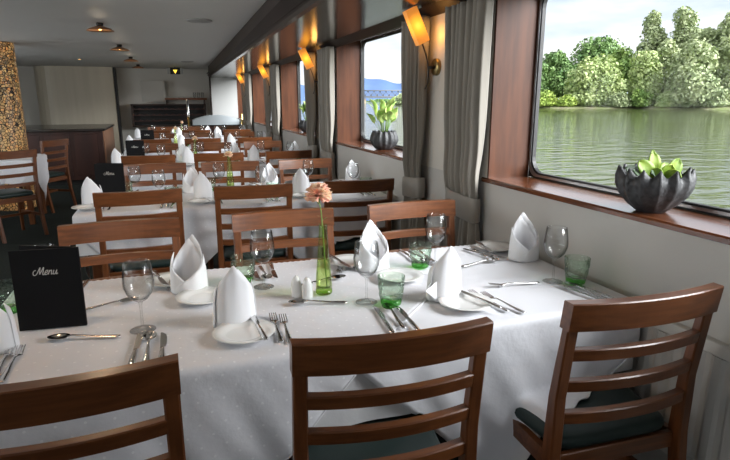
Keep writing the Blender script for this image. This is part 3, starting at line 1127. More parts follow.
o00 = dict(plate=(-0.535, 1.50), nap=(-0.485, 1.615), naprot=-8, glass=(-0.111, 1.617), tum=None,
           butter=None, f1=((-0.437, 1.60), (-0.438, 1.41)), f2=((-0.412, 1.585), (-0.416, 1.395)),
           k1=((-0.118, 1.565), (-0.133, 1.37)), s1=((-0.09, 1.575), (-0.097, 1.385)), k2=((-0.055, 1.555), (-0.060, 1.36)), s2=((-0.335, 1.625), (-0.17, 1.588)))
o01 = dict(plate=(0.160, 1.475), nap=(0.150, 1.585), naprot=10, glass=(0.576, 1.612), tum=(0.647, 1.572),
           butter=((0.195, 1.585), (0.208, 1.387)), f1=((0.262, 1.60), (0.250, 1.40)), f2=((0.289, 1.58), (0.272, 1.38)),
           k1=((0.584, 1.548), (0.562, 1.345)), s1=((0.625, 1.565), (0.605, 1.37)), k2=((0.651, 1.54), (0.640, 1.335)), s2=((0.352, 1.672), (0.515, 1.628)))
o02 = dict(plate=(0.868, 1.475), nap=(0.842, 1.572), napproto=nap1, naprot=8, glass=(1.292, 1.582), tum=(1.362, 1.545),
           butter=((0.890, 1.555), (0.935, 1.375)), f1=((0.945, 1.575), (0.968, 1.385)), f2=((0.975, 1.545), (1.010, 1.355)),
           k1=((1.285, 1.530), (1.315, 1.34)), s1=((1.318, 1.535), (1.338, 1.355)), k2=((1.345, 1.50), (1.365, 1.335)), s2=((1.088, 1.605), (1.235, 1.588)), dessert=fork0)
o10 = dict(plate=(-0.03, 2.035), nap=(0.030, 1.935), naprot=-20, glass=(-0.40, 1.90), tum=(-0.515, 1.905), s2=((-0.16, 1.875), (-0.32, 1.835)))
o11 = dict(plate=(0.655, 2.045), nap=(0.728, 1.955), naprot=12, glass=(0.282, 1.878), tum=(0.222, 1.958), s2=((0.55, 1.875), (0.40, 1.845)), f1=((0.60, 1.945), (0.66, 2.12)), f2=((0.575, 1.925), (0.625, 2.10)),
           butter=((0.62, 1.965), (0.60, 2.13)))
o12 = dict(plate=(1.342, 2.045), nap=(1.372, 1.880), naprot=-8, glass=(0.985, 1.93), tum=(0.912, 1.915), s2=((1.232, 1.885), (1.065, 1.855)),
           butter=((1.27, 1.985), (1.30, 2.14)), f1=((1.245, 1.90), (1.21, 2.09)), f2=((1.28, 1.885), (1.245, 2.07)))
for k, o_ in enumerate((o00, o01, o02)): setting(0, 0, k, True, o_)
for k, o_ in enumerate((o10, o11, o12)): setting(0, 1, k, True, o_)
for r in range(1, ROWS):
    for side in (0, 1):
        for k in range(3):
            setting(r, side, k, r <= 2)
# two more small plates stand in the middle of the nearest table
place(plate0, P(0.07, 1.815), 1, 'small white plate behind the front middle napkin on the nearest table', G['plate'])
place(plate0, P(0.775, 1.80), 2, 'small white plate behind the front right napkin on the nearest table', G['plate'])

# salt and pepper
def make_shaker(nm, holes):
    t = empty(nm); t['category'] = 'shaker'
    b = MB(); b.lathe([(0.0, 0.0), (0.0165, 0.0), (0.0185, 0.002), (0.0190, 0.012), (0.0185, 0.028), (0.0170, 0.045), (0.0135, 0.060), (0.009, 0.069), (0.004, 0.0735), (0.0, 0.0745)], 28); b.build('shaker_body', M['china'], t)
    b = MB()
    for k in range(holes):
        a = 2 * PI * k / holes
        b.lathe([(0.0, 0.0), (0.0009, 0.0), (0.0009, 0.0012), (0.0, 0.0012)], 8, 0.0045 * math.cos(a), 0.0045 * math.sin(a))
    b.build('pour_holes', M['black'], t, (0, 0, 0.0725))
    return t
s = make_shaker('salt_shaker', 3); s.location = P(0.371, 1.742); s['label'] = 'white egg-shaped ceramic shaker standing behind its twin on the nearest table'
s = make_shaker('pepper_shaker', 5); s.location = P(0.402, 1.716); s['label'] = 'white egg-shaped ceramic shaker beside the green vase, nearer of two'

# bud vases with a carnation
def make_vase():
    VS = 1.2
    t = empty('bud_vase'); t['category'] = 'vase'
    b = MB(); b.lathe([(0.026, 0.012), (0.0285, 0.02), (0.0270, 0.05), (0.0225, 0.09), (0.0175, 0.14), (0.0140, 0.185), (0.0135, 0.198), (0.0142, 0.203), (0.0128, 0.203), (0.0122, 0.185), (0.0158, 0.14), (0.0208, 0.09), (0.0250, 0.05), (0.0262, 0.022), (0.0, 0.014)][:], 30); b.v = [(x, y, z * VS) for x, y, z in b.v]; b.build('vase_wall', M['glass_vase'], t)
    b = MB(); b.lathe([(0.0, 0.0), (0.0265, 0.0), (0.0285, 0.003), (0.0285, 0.0142), (0.0, 0.0142)], 30); b.build('vase_base', M['vase_base'], t)
    b = MB(); b.lathe([(0.0, 0.016), (0.0250, 0.018), (0.0240, 0.05), (0.0195, 0.09), (0.0185, 0.099), (0.0, 0.099)], 24); b.v = [(x, y, z * VS) for x, y, z in b.v]; b.build('water', M['water_in'], t)
    return t


def make_flower(nm, pm, big=True):
    t = empty(nm); t['category'] = 'flower'
    H_ = 0.338 if big else 0.29
    top = Vector((-0.014, 0.0, H_))
    b = MB(); b.tube([(0.012, 0.004, 0.02), (0.006, 0.002, 0.10), (0.001, 0, 0.19), (-0.005, 0, H_ - 0.05), top], 0.0022, 8); b.build('stem', M['stem'], t)
    b = MB(); b.lathe([(0.002, -0.024), (0.006, -0.016), (0.0075, -0.004), (0.009, 0.006), (0.0, 0.004)], 12); b.build('calyx', M['stem'], t, tuple(top))
    rnd = random.Random(4)
    b = MB()
    for k in range(84 if big else 36):
        lay_ = rnd.random()
        az = rnd.uniform(0, 2 * PI)
        el = R(-8 + 92 * lay_)
        L = (0.044 if big else 0.036) * (1.0 - 0.08 * lay_) * rnd.uniform(0.85, 1.05)
        w = L * 0.55
        d = Vector((math.cos(az) * math.cos(el), math.sin(az) * math.cos(el), math.sin(el)))
        s_ = Vector((-math.sin(az), math.cos(az), 0))
        n_ = d.cross(s_)
        base = Vector((0, 0, 0.004))
        rows = []
        for i in range(4):
            u = i / 3
            row = []
            for q in range(5):
                v = q / 4 * 2 - 1
                ww = w * (0.25 + 0.75 * u)
                p = base + d * (L * u) + s_ * (v * ww) - n_ * (0.010 * u * u * (1 - lay_)) + n_ * (0.0035 * u * math.sin(v * 7 + k))
                row.append(tuple(p))
            rows.append(row)
        b.grid(rows, True)
    b.build('blossom', pm, t, tuple(top), solid=0.0006)
    b = MB()
    for sx, sy, z in ((1, 0.2, 0.255), (-1, 0.1, 0.262)):
        rows = []
        for i in range(5):
            u = i / 4
            w = 0.0025 * math.sin(PI * min(1, u + 0.15))
            rows.append([(sx * (0.022 * u), sy * 0.01 * u - w, z + 0.03 * u - 0.02 * u * u), (sx * (0.022 * u), sy * 0.01 * u + w, z + 0.03 * u - 0.02 * u * u)])
        b.grid(rows, True)
    b.build('leaf', M['stem'], t)
    return t


vase0 = make_vase()
fl0 = make_flower('carnation', M['petal'])
fl1 = make_flower('small_carnation', M['petal_pale'], False)
for r, (vx, dy, rz) in enumerate(((0.468, -0.009, 0.0), (0.415, 0.24, 1.2), (0.26, -0.05, 2.2), (0.10, 0.0, 3.0), (0.25, 0.05, 4.0))):
    y = row_y(r) + dy
    place(vase0, P(vx, y), rz, 'slim yellow-green glass bud vase in the middle of the %s table' % ROWN[r], 'bud vases')
    if r == 0:
        place(fl0, P(vx, y, 0), R(0), 'large peach carnation standing in the vase on the nearest table')
    else:
        place(fl1, P(vx, y), rz, 'cream and pink carnation in the vase on the %s table' % ROWN[r], 'carnations on the tables behind', scale=(0.8, 0.8, 0.86) if r > 1 else (1, 1, 0.86))


# menus: folded card standing open, script title on its front cover
def catmull(pts, n=6):
    pts = [Vector(p) for p in pts]
    q = [pts[0]] + pts + [pts[-1]]
    out = []
    for i in range(1, len(q) - 2):
        for k in range(n):
            t = k / n
            a, b_, c, d = q[i - 1], q[i], q[i + 1], q[i + 2]
            out.append(0.5 * ((2 * b_) + (c - a) * t + (2 * a - 5 * b_ + 4 * c - d) * t * t + (3 * b_ - a - 3 * c + d) * t ** 3))
    out.append(pts[-1])
    return out


def make_menu():
    t = empty('menu_card'); t['category'] = 'menu'
    W_, H_, lean, th = 0.176, 0.238, 0.004, 0.0035
    # front cover leans back, hinge on the right; rear cover opens behind it
    def panel(b, x0, x1, f, z0, z1, th_):
        """f(x,z) gives y"""
        vs = []
        for (x, z) in ((x0, z0), (x1, z0), (x1, z1), (x0, z1)):
            vs.append((x, f(x, z), z)); vs.append((x, f(x, z) + th_, z))
        b.add(vs, [(0, 2, 4, 6), (1, 7, 5, 3), (0, 1, 3, 2), (2, 3, 5, 4), (4, 5, 7, 6), (6, 7, 1, 0)])
    fr = lambda x, z: lean * z / H_
    bk = lambda x, z: 0.006 + (W_ - x) * 0.36 + lean * 0.9 * z / H_
    b = MB(); panel(b, 0, W_, fr, 0, H_, th); b.build('front_cover', M['menu'], t)
    b = MB(); panel(b, 0.006, W_ - 0.002, bk, 0, H_, th); b.build('back_cover', M['menu'], t)
    b = MB(); panel(b, W_ - 0.012, W_ + 0.002, lambda x, z: lean * z / H_ + 0.001, 0, H_, 0.008); b.build('spine', M['menu'], t)
    pg = lambda x, z: 0.004 + (W_ - x) * 0.12 + lean * z / H_
    b = MB(); panel(b, 0.008, W_ - 0.008, pg, 0.006, H_ - 0.006, 0.0008); b.build('page', M['paper'], t)
    strokes = [
        [(-0.02, 0.62), (-0.16, 0.60), (-0.26, 0.36), (-0.18, 0.06), (0.02, 0.02), (0.16, 0.30), (0.26, 0.70), (0.34, 0.96), (0.36, 0.60), (0.40, 0.12), (0.52, 0.45), (0.68, 0.96), (0.70, 0.55), (0.70, 0.10), (0.80, 0.04), (0.92, 0.20)],
        [(0.92, 0.26), (1.12, 0.36), (1.14, 0.55), (1.0, 0.56), (0.90, 0.30), (0.98, 0.04), (1.14, 0.08), (1.26, 0.24)],
        [(1.30, 0.58), (1.28, 0.30), (1.28, 0.03)], [(1.28, 0.28), (1.42, 0.54), (1.53, 0.50), (1.53, 0.20), (1.57, 0.04), (1.68, 0.14)],
        [(1.74, 0.56), (1.72, 0.20), (1.80, 0.03), (1.94, 0.16), (2.02, 0.56)], [(2.02, 0.56), (2.00, 0.20), (2.06, 0.04), (2.18, 0.16)]]
    s_ = 0.0265
    b = MB()
    for st in strokes:
        pts = []
        for p in catmull([(x + 0.22 * z, 0, z) for x, z in st]):
            x, z = 0.060 + p.x * s_, 0.163 + p.z * s_ * 0.88
            pts.append((x, fr(x, z) - 0.0002, z))
        b.tube(pts, 0.0012, 6)
    b.build('title_lettering', M['silver_ink'], t)
    return t


menu0 = make_menu()
place(menu0, P(-0.446, 1.724), R(-5), 'black menu card standing open at the aisle end of the nearest table', 'standing menu cards')
for r, (mx, dy, a) in enumerate(((-0.475, 0.06, -3), (-0.42, 0.10, 2), (-0.36, 0.05, -2), (-0.46, 0.05, 0))):
    if r == 3: break
    place(menu0, P(mx, row_y(r + 1) + dy), R(a), 'black menu card standing at the aisle end of the %s table' % ROWN[r + 1], 'standing menu cards')

# ------------------------------------------------------------------ curtains
def make_curtain(flip, seed):
    """pleated drape gathered by a band; local y runs 0..width along the wall, x is out of the wall"""
    t = empty('window_curtain'); t['category'] = 'curtain'
    rnd = random.Random(seed)
    nz_, ny = 44, 110
    ztop, zbot, za, zb = 1.868, 0.42, 0.80, 0.925
    Wt = 0.385 if not flip else 0.31
    ph = rnd.uniform(0, 6)
    rows = []
    for i in range(nz_ + 1):
        z = ztop + (zbot - ztop) * i / nz_
        d = max(0.0, (z - 0.86) / (ztop - 0.86)) if z > 0.86 else max(0.0, (0.86 - z) / 0.5)
        wid = Wt * (0.74 + 0.26 * min(1, d) ** 0.9)
        amp = 0.014 + 0.020 * min(1, d * 2.2)
        row = []
        for j in range(ny + 1):
            u = j / ny
            uu = u + 0.012 * math.sin(6 * u + ph + z)
            y = (u - 0.5) * wid + 0.010 * math.sin(2 * PI * 7 * uu + 1.2 + 0.6 * math.sin(2 * z)) * min(1, d + 0.2)
            x = -0.058 + amp * math.sin(2 * PI * 7 * uu + ph + 0.5 * math.sin(3 * z + u * 3)) + 0.006 * math.sin(2 * PI * 2.2 * u + 2 * z)
            x -= 0.012 * math.exp(-((z - 1.02) / 0.10) ** 2)
            row.append((x, y, z))
        rows.append(row)
    b = MB(); b.grid(rows, True); b.build('drape', M['curtain'], t, solid=0.002)
    w = Wt * 0.74 * 0.5 + 0.010
    rows = []
    for z, g in ((za, 0.0), (za + 0.004, 0.004), (0.5 * (za + zb), 0.007), (zb - 0.004, 0.004), (zb, 0.0)):
        row = []
        for k in range(40):
            a = 2 * PI * k / 40
            ca, sa = math.cos(a), math.sin(a)
            row.append((-0.052 + (0.034 + g) * math.copysign(abs(ca) ** 0.7, ca), (w + g) * math.copysign(abs(sa) ** 0.7, sa), z + (0.012 if not flip else -0.012) * sa))
        rows.append(row)
    b = MB(); b.grid(rows, True, True); b.build('tieback', M['tie'], t, solid=0.002)
    return t


ORD = ['nearest', 'second', 'third', 'fourth', 'fifth']
cur_a, cur_b = make_curtain(False, 2), make_curtain(True, 5)
for k in range(4):
    yF = WFAR + WPITCH * k
    place(cur_a, (WX, yF + 0.158, 0), 0, 'taupe tied curtain on the camera side of the %s wall lamp' % ORD[k], 'taupe window curtains')
    place(cur_b, (WX, yF + 0.785, 0), 0, 'taupe tied curtain on the far side of the %s wall lamp' % ORD[k], 'taupe window curtains')

# ------------------------------------------------------------------ wall lamps
def make_sconce():
    t = empty('wall_lamp'); t['category'] = 'wall lamp'
    b = MB()
    vs = MB()
    prof = [(0.0, 0.0), (0.046, 0.0), (0.048, 0.004), (0.048, 0.018), (0.044, 0.022), (0.0, 0.022)]
    b.lathe(prof, 28)
    o = b.build('base', M['brass'], t); o.rotation_euler = (0, R(-90), 0)
    b = MB(); b.tube([(-0.02, 0, 0), (-0.062, 0, 0)], 0.012, 12)
    b.build('knob', M['iron'], t)
    b = MB()
    b.tube(catmull([(-0.075, 0.004, -0.125), (-0.062, 0.0, -0.095), (-0.058, 0, -0.05), (-0.060, 0, 0.0), (-0.074, 0, 0.06), (-0.098, -0.004, 0.115), (-0.118, -0.008, 0.15)], 5), 0.0045, 8)
    b.build('arm', M['iron'], t)
    tilt = R(-26)
    c = (-0.148, -0.018, 0.215)
    b = MB()
    w, d, h, th = 0.036, 0.024, 0.098, 0.004
    def loop(W_, D_, z): return [(-W_, -D_, z), (W_, -D_, z), (W_, D_, z), (-W_, D_, z)]
    o1, o2, i1, i2 = loop(w, d, -h), loop(w, d, h), loop(w - th, d - th, -h), loop(w - th, d - th, h)
    fs = []
    for i in range(4):
        j = (i + 1) % 4
        fs += [(i, j, 4 + j, 4 + i), (8 + j, 8 + i, 12 + i, 12 + j), (j, i, 8 + i, 8 + j), (4 + i, 4 + j, 12 + j, 12 + i)]
    b.add(o1 + o2 + i1 + i2, fs)
    s_ = b.build('shade', M['shade'], t, c); s_.rotation_euler = (0, tilt, 0)
    b = MB()
    b.box(w, w + 0.006, -0.012, 0.012, -0.06, 0.075)
    b.tube([(w + 0.010, 0, 0.06), (w - 0.002, 0, 0.06)], 0.007, 8)
    b.tube([(w + 0.010, 0, -0.045), (w - 0.002, 0, -0.045)], 0.007, 8)
    k_ = b.build('bracket', M['iron'], t, c); k_.rotation_euler = (0, tilt, 0)
    b = MB(); b.lathe([(0.0, -0.022), (0.010, -0.012), (0.013, 0.004), (0.009, 0.018), (0.0, 0.024)], 14)
    q = b.build('bulb', M['bulb'], t, c)
    return t


sc0 = make_sconce()
for k in range(4):
    y, z = WFAR + WPITCH * k + 0.595, 1.585
    place(sc0, (WX, y, z), 0, 'amber glass wall lamp on a brass disc between curtains, %s from the camera' % ORD[k], 'amber wall lamps')
    d = bpy.data.lights.new('wall_lamp_bulb_light', 'POINT')
    d.energy, d.color, d.shadow_soft_size = 0.55, (1.0, 0.46, 0.11), 0.05
    o = bpy.data.objects.new('wall_lamp_bulb_light', d); COL.objects.link(o); o.location = (WX - 0.062, y - 0.03, z + 0.17)

# ------------------------------------------------------------------ radiator cover under the sill
t = empty('radiator_cover', (WX, 0, 0)); t['category'] = 'radiator cover'; t['label'] = 'pale ribbed radiator cover under the sill beside the right-hand chair'
b = MB(); b.rbox(-0.028, 0.0, -0.9, 2.3, 0.665, 0.705, 0.003); b.build('top_rail', M['white_paint'], t)
b = MB(); b.box(-0.016, 0.0, -0.9, 2.3, 0.30, 0.665)
y = -0.88
while y < 2.28:
    b.prism([(-0.016, y), (-0.023, y + 0.012), (-0.023, y + 0.036), (-0.016, y + 0.048)], 'z', 0.31, 0.66); y += 0.066
b.build('ribbed_panel', M['radiator'], t)
b = MB(); b.rbox(-0.028, 0.0, -0.9, 2.3, 0.26, 0.30, 0.003); b.build('bottom_rail', M['white_paint'], t)

# ------------------------------------------------------------------ potted plants on the sills
def pleated_pot(prof, n, ridge, peak, parent, band=True):
    rows = []
    seg = n * 8
    H_ = prof[-1][1]
    for outer in (True, False):
        pr = prof if outer else prof[::-1]
        for (r_, z) in pr:
            row = []
            if not outer:
                if z < H_ * 0.35: continue
            for k in range(seg):
                a = 2 * PI * k / seg
                w = abs(((k % 8) / 8) - 0.5) * 2          # 1 at ridge, 0 in valley
                q = z / H_
                rr_ = r_ * (1 + ridge * (w ** 1.6 - 0.4) * min(1, q * 2)) - (0 if outer else 0.007)
                zz = z + peak * (w ** 1.5) * max(0, (q - 0.55) / 0.45) ** 2
                row.append((rr_ * math.cos(a), rr_ * math.sin(a), zz))
            rows.append(row)
    b = MB(); b.grid(rows, True, True)
    m = len(rows[0])
    b.add([(0.02 * math.cos(2 * PI * k / 12), 0.02 * math.sin(2 * PI * k / 12), 0) for k in range(12)], [list(range(12))])
    b.add(rows[0], [list(range(m))])
    o = b.build('pot', M['pot'], parent)
    return o


def leaf_mb(base, tip, width, droop, cup=0.15, fat=0.6, n=7, twist=0.0):
    base, tip = Vector(base), Vector(tip)
    ax = tip - base
    L = ax.length
    s_ = ax.cross(Vector((0, 0, 1)))
    s_ = s_.normalized() if s_.length > 1e-4 else Vector((1, 0, 0))
    nn = s_.cross(ax).normalized()
    s_ = (s_ * math.cos(twist) + nn * math.sin(twist)); nn = s_.cross(ax).normalized()
    rows = []
    for i in range(n + 1):
        u = i / n
        w = width * max(0.04, math.sin(PI * min(1, u ** fat * 0.97 + 0.03)))
        c = base + ax * u - Vector((0, 0, 1)) * droop * L * (u * u) + nn * 0.12 * L * math.sin(PI * u)
        rows.append([tuple(c + s_ * (w * v) + nn * (cup * w * v * v)) for v in (-1, -0.5, 0, 0.5, 1)])
    b = MB(); b.grid(rows, True)
    return b


# near pot: wide black shell bowl with fleshy leaves
t = empty('potted_plant', (1.588, 1.462, SILL)); t['category'] = 'potted plant'
t['label'] = 'wide black pleated bowl with fleshy green leaves on the nearest window sill'
pleated_pot([(0.045, 0.0), (0.052, 0.005), (0.080, 0.028), (0.104, 0.058), (0.118, 0.088), (0.120, 0.110), (0.112, 0.128)], 14, 0.10, 0.028, t)
b = MB(); b.lathe([(0.0, 0.104), (0.05, 0.102), (0.098, 0.094)], 28); b.build('soil', M['soil'], t)
Rv = Vector((math.cos(R(YAW)), -math.sin(R(YAW)), 0)); Fv = Vector((math.sin(R(YAW)), math.cos(R(YAW)), 0)); Zv = Vector((0, 0, 1))
def round_leaf(base, tip, w, turn, tiltback):
    """thick obovate leaf; its blade faces the direction given by turn"""
    ax = tip - base; L = ax.length; ax = ax.normalized()
    face = (-Fv * math.cos(turn) + Rv * math.sin(turn)) * math.cos(tiltback) + Zv * math.sin(tiltback)
    s_ = ax.cross(face).normalized(); nn = s_.cross(ax).normalized()
    rows = []
    for i in range(11):
        u = i / 10
        wd = w * max(0.05, (math.sin(PI * min(1.0, 0.05 + 0.95 * u ** 1.15))) ** 0.45)
        if i == 10: wd = w * 0.06
        c = base + ax * (L * u) + nn * (0.10 * L * math.sin(PI * u))
        rows.append([tuple(c + s_ * (wd * v) + nn * (0.18 * w * v * v)) for v in (-1, -0.6, 0, 0.6, 1)])
    m_ = MB(); m_.grid(rows, True)
    return m_
for (s0, d0, z0_, s1, d1, z1_, w, turn, tb, mm) in (
        (-0.005, 0.0, 0.125, -0.062, 0.0, 0.205, 0.026, -0.2, 0.5, 'leaf'), (-0.005, 0.01, 0.135, -0.004, 0.02, 0.238, 0.022, 0.1, 0.3, 'leaf'),
        (0.0, -0.02, 0.12, -0.012, -0.03, 0.185, 0.020, -0.6, 0.3, 'leaf'), (0.01, -0.01, 0.12, 0.038, -0.03, 0.196, 0.026, 0.3, 0.5, 'leaf'),
        (0.03, 0.0, 0.125, 0.078, 0.0, 0.214, 0.027, 0.5, 0.4, 'leaf'), (0.02, -0.03, 0.115, 0.052, -0.06, 0.172, 0.026, 0.2, 0.7, 'leaf'),
        (0.0, 0.03, 0.13, 0.004, 0.04, 0.246, 0.014, 0.0, 0.2, 'leaf'), (0.03, 0.03, 0.12, 0.07, 0.05, 0.188, 0.024, 0.2, 0.6, 'leaf'),
        (-0.02, 0.0, 0.12, -0.085, -0.01, 0.168, 0.026, -0.2, 0.9, 'leaf_dark'), (-0.02, 0.03, 0.12, -0.088, 0.04, 0.172, 0.022, -0.2, 0.8, 'leaf_dark'), (-0.01, -0.03, 0.12, -0.05, -0.07, 0.165, 0.022, -0.3, 0.8, 'leaf_dark')):
    round_leaf(Rv * s0 + Fv * d0 + Zv * (z0_ - 0.014), Rv * s1 + Fv * d1 + Zv * (z1_ * 0.86), w * 1.08, turn, tb).build('leaf', M[mm], t, solid=0.003)

# second and third: rounder ribbed pots with arching variegated leaves
def make_leafy():
    t = empty('potted_plant'); t['category'] = 'potted plant'
    pleated_pot([(0.055, 0.0), (0.070, 0.006), (0.098, 0.04), (0.107, 0.075), (0.100, 0.108), (0.088, 0.130), (0.086, 0.138)], 14, 0.13, 0.010, t)
    b = MB(); b.lathe([(0.0, 0.125), (0.05, 0.124), (0.078, 0.118)], 24); b.build('soil', M['soil'], t)
    rnd = random.Random(21)
    for k in range(34):
        a = rnd.uniform(0, 2 * PI); q = rnd.random()
        rad = 0.03 + 0.125 * rnd.random(); h = 0.17 + 0.20 * (1 - q) * rnd.uniform(0.55, 1.1)
        p0 = (0.02 * math.cos(a), 0.02 * math.sin(a), 0.123)
        p1 = (rad * math.cos(a), rad * math.sin(a), 0.123 + h)
        if math.hypot(*p1[:2]) > 0.085 and p1[2] < 0.2: continue
        m0 = tuple(p0[i] + (p1[i] - p0[i]) * 0.45 for i in range(3))
        lf = leaf_mb(m0, p1, 0.022 + 0.012 * rnd.random(), rnd.uniform(0.1, 0.45), 0.3, 0.7, 7, rnd.uniform(-0.9, 0.9)).build('leaf', M['leaf_pale'], t, solid=0.001)
        b = MB(); b.tube([p0, tuple((p0[i] + m0[i]) / 2 + (0.004 if i < 2 else 0) for i in range(3)), m0], 0.0016, 6); b.build('leaf_stalk', M['stem'], lf)
    return t


pp = make_leafy()
place(pp, (1.612, 4.10, SILL), 0.4, 'round black ribbed pot of arching variegated leaves on the second window sill', 'leafy pots on the farther sills')
place(pp, (1.615, 6.62, SILL), 2.0, 'round black ribbed pot of leaves on the third window sill behind the curtain', 'leafy pots on the farther sills')

# ------------------------------------------------------------------ ceiling fittings
def make_ceiling_lamp():
    t = empty('ceiling_lamp'); t['category'] = 'ceiling lamp'
    b = MB(); b.lathe([(0.0, 0.0), (0.032, 0.0), (0.032, -0.022), (0.022, -0.028), (0.0, -0.028)], 20); b.build('canopy', M['iron'], t)
    b = MB(); b.lathe([(0.018, -0.026), (0.050, -0.036), (0.095, -0.052), (0.120, -0.068), (0.122, -0.071), (0.095, -0.058), (0.050, -0.042), (0.018, -0.034)], 32, close=True); b.build('dish', M['copper'], t)
    b = MB(); b.lathe([(0.0, -0.034), (0.014, -0.036), (0.018, -0.050), (0.010, -0.062), (0.0, -0.064)], 14); b.build('bulb', M['bulb'], t)
    return t


cl0 = make_ceiling_lamp()
for k, (x, y) in enumerate(((-0.52, 5.95), (-0.505, 8.15), (-0.485, 10.35), (-0.46, 12.5), (-0.53, 3.75), (-0.54, 1.55))):
    place(cl0, (x, y, CEIL), 0, 'small copper dish ceiling lamp, %s' % ('first in view along the aisle', 'second in view along the aisle', 'third in view along the aisle', 'last of the row before the far wall', 'above the second table', 'above the nearest table')[k], 'copper ceiling lamps')
    d = bpy.data.lights.new('ceiling_lamp_light', 'POINT')
    d.energy, d.color, d.shadow_soft_size = (1.2 if k < 4 else 7.0), (1.0, 0.76, 0.50), 0.04
    o = bpy.data.objects.new('ceiling_lamp_light', d); COL.objects.link(o); o.location = (x, y, CEIL - 0.085)
b = MB(); b.lathe([(0.0, 0.0), (0.115, 0.0), (0.115, -0.008), (0.10, -0.014), (0.085, -0.006), (0.07, -0.016), (0.05, -0.008), (0.03, -0.018), (0.0, -0.018)], 32)
v0 = b.build('ceiling_vent', M['vent']); v0['category'] = 'vent'
place(v0, (0.345, 5.45, CEIL), 0, 'round grey ceiling vent near the dark soffit, closer of two', 'round ceiling vents')
place(v0, (0.45, 11.2, CEIL), 0, 'round grey ceiling vent far down the room near the exit sign', 'round ceiling vents')
t = empty('recessed_spotlight', (-1.36, 11.2, CEIL)); t['category'] = 'spotlight'; t['label'] = 'tiny recessed spotlight in the ceiling before the cream bulkhead'
b = MB(); b.lathe([(0.035, 0.0), (0.045, 0.0), (0.045, -0.006), (0.035, -0.006)], 20, close=True); b.build('ring', M['chrome'], t)
b = MB(); b.lathe([(0.0, -0.001), (0.034, -0.003), (0.0, -0.0035)], 20); b.build('lamp', M['bulb'], t)

# ------------------------------------------------------------------ port side: glowing column, table, chairs
o = None
b = MB(); b.lathe([(0.22, 0.0), (0.22, CEIL)], 48)
o = b.build('mosaic_column', M['mosaic'], None, (-1.965, 8.35, 0)); tag(o, 'round glowing gold mosaic column behind the table at the left edge', 'column')
place(table0, (-2.02, 7.48, 0), PI, 'long dining table under white cloths beside the glowing column', 'cloth-covered dining tables')
place(bc_mesh, (-2.02, 7.48, 0), PI, 'white under-cloth on the table beside the glowing column', 'white under-cloths')
place(ovR, (-2.02, 7.48, 0), PI, 'plain white top cloth at the far end of the column table', 'white top cloths')
place(ovL, (-2.02, 7.48, 0), PI, 'white top cloth hanging at the aisle end of the column table', 'white top cloths')
place(chair0, (-1.63, 6.58, 0), R(40), 'brown slat-back chair turned askew in front of the column table', 'dining chairs at the tables')
place(chair0, (-1.57, 8.12, 0), R(60), 'brown slat-back chair at the aisle end of the column table', 'dining chairs at the tables')
place(chair0, (-1.93, 6.05, 0), R(25), 'brown slat-back chair cut off by the left edge of the picture', 'dining chairs at the tables')
place(menu0, P(-1.98, 7.30), R(4), 'black menu card standing on the column table at the left edge', 'standing menu cards')

# ------------------------------------------------------------------ far end: bar, wine rack, shelf, hood, exit sign
t = empty('bar_counter', (0, 0, 0)); t['category'] = 'bar'; t['label'] = 'dark mahogany bar counter under the cream bulkhead'
b = MB(); b.rbox(-3.3, -1.04, 10.35, 12.2, 0.08, 0.895, 0.004)
for k in range(5):
    b.rbox(-3.2 + 0.43 * k, -2.84 + 0.43 * k, 10.335, 10.352, 0.16, 0.84, 0.004)
b.build('front_panel', M['bar'], t)
b = MB(); b.rbox(-1.038, -1.015, 10.38, 12.2, 0.0, 0.895, 0.003); b.build('end_panel', M['bar_end'], t)['label'] = 'light wood end panel'
b = MB(); b.rbox(-3.35, -0.99, 10.27, 12.25, 0.895, 0.935, 0.006); b.build('counter_top', M['bar_top'], t)
b = MB(); b.box(-3.25, -1.06, 10.40, 12.2, 0, 0.08); b.build('plinth', M['black'], t)

t = empty('wine_rack', (0, 13.99, 0)); t['category'] = 'rack'; t['label'] = 'dark wooden wine rack with wavy shelves on the far wall'
b = MB()
x0, x1, z0, z1 = -0.74, 0.90, 0.80, 1.31
b.box(x0, x1, -0.02, 0, z0, z1); b.build('back_board', M['black'], t)
b = MB()
for (a, c, e, f) in ((x0, x1, z1 - 0.03, z1), (x0, x1, z0, z0 + 0.03), (x0, x0 + 0.04, z0, z1), (x1 - 0.04, x1, z0, z1)):
    b.box(a, c, -0.24, -0.02, e, f)
b.build('frame', M['rack'], t)
for z in (0.93, 1.06, 1.19):
    b = MB()
    n = 88
    top = [(x0 + 0.04 + (x1 - x0 - 0.08) * k / n, z + 0.018 + 0.014 * math.cos(2 * PI * 11 * k / n)) for k in range(n + 1)]
    vs = [(x, -0.23, zz) for x, zz in top] + [(x, -0.23, z - 0.012) for x, zz in top] + [(x, -0.205, zz) for x, zz in top] + [(x, -0.205, z - 0.012) for x, zz in top]
    m = n + 1
    fs = []
    for k in range(n):
        fs += [(k, m + k, m + k + 1, k + 1), (2 * m + k, 2 * m + k + 1, 3 * m + k + 1, 3 * m + k), (k, k + 1, 2 * m + k + 1, 2 * m + k), (m + k, 3 * m + k, 3 * m + k + 1, m + k + 1)]
    b.add(vs, fs)
    b.build('wavy_rail', M['bar'], t)

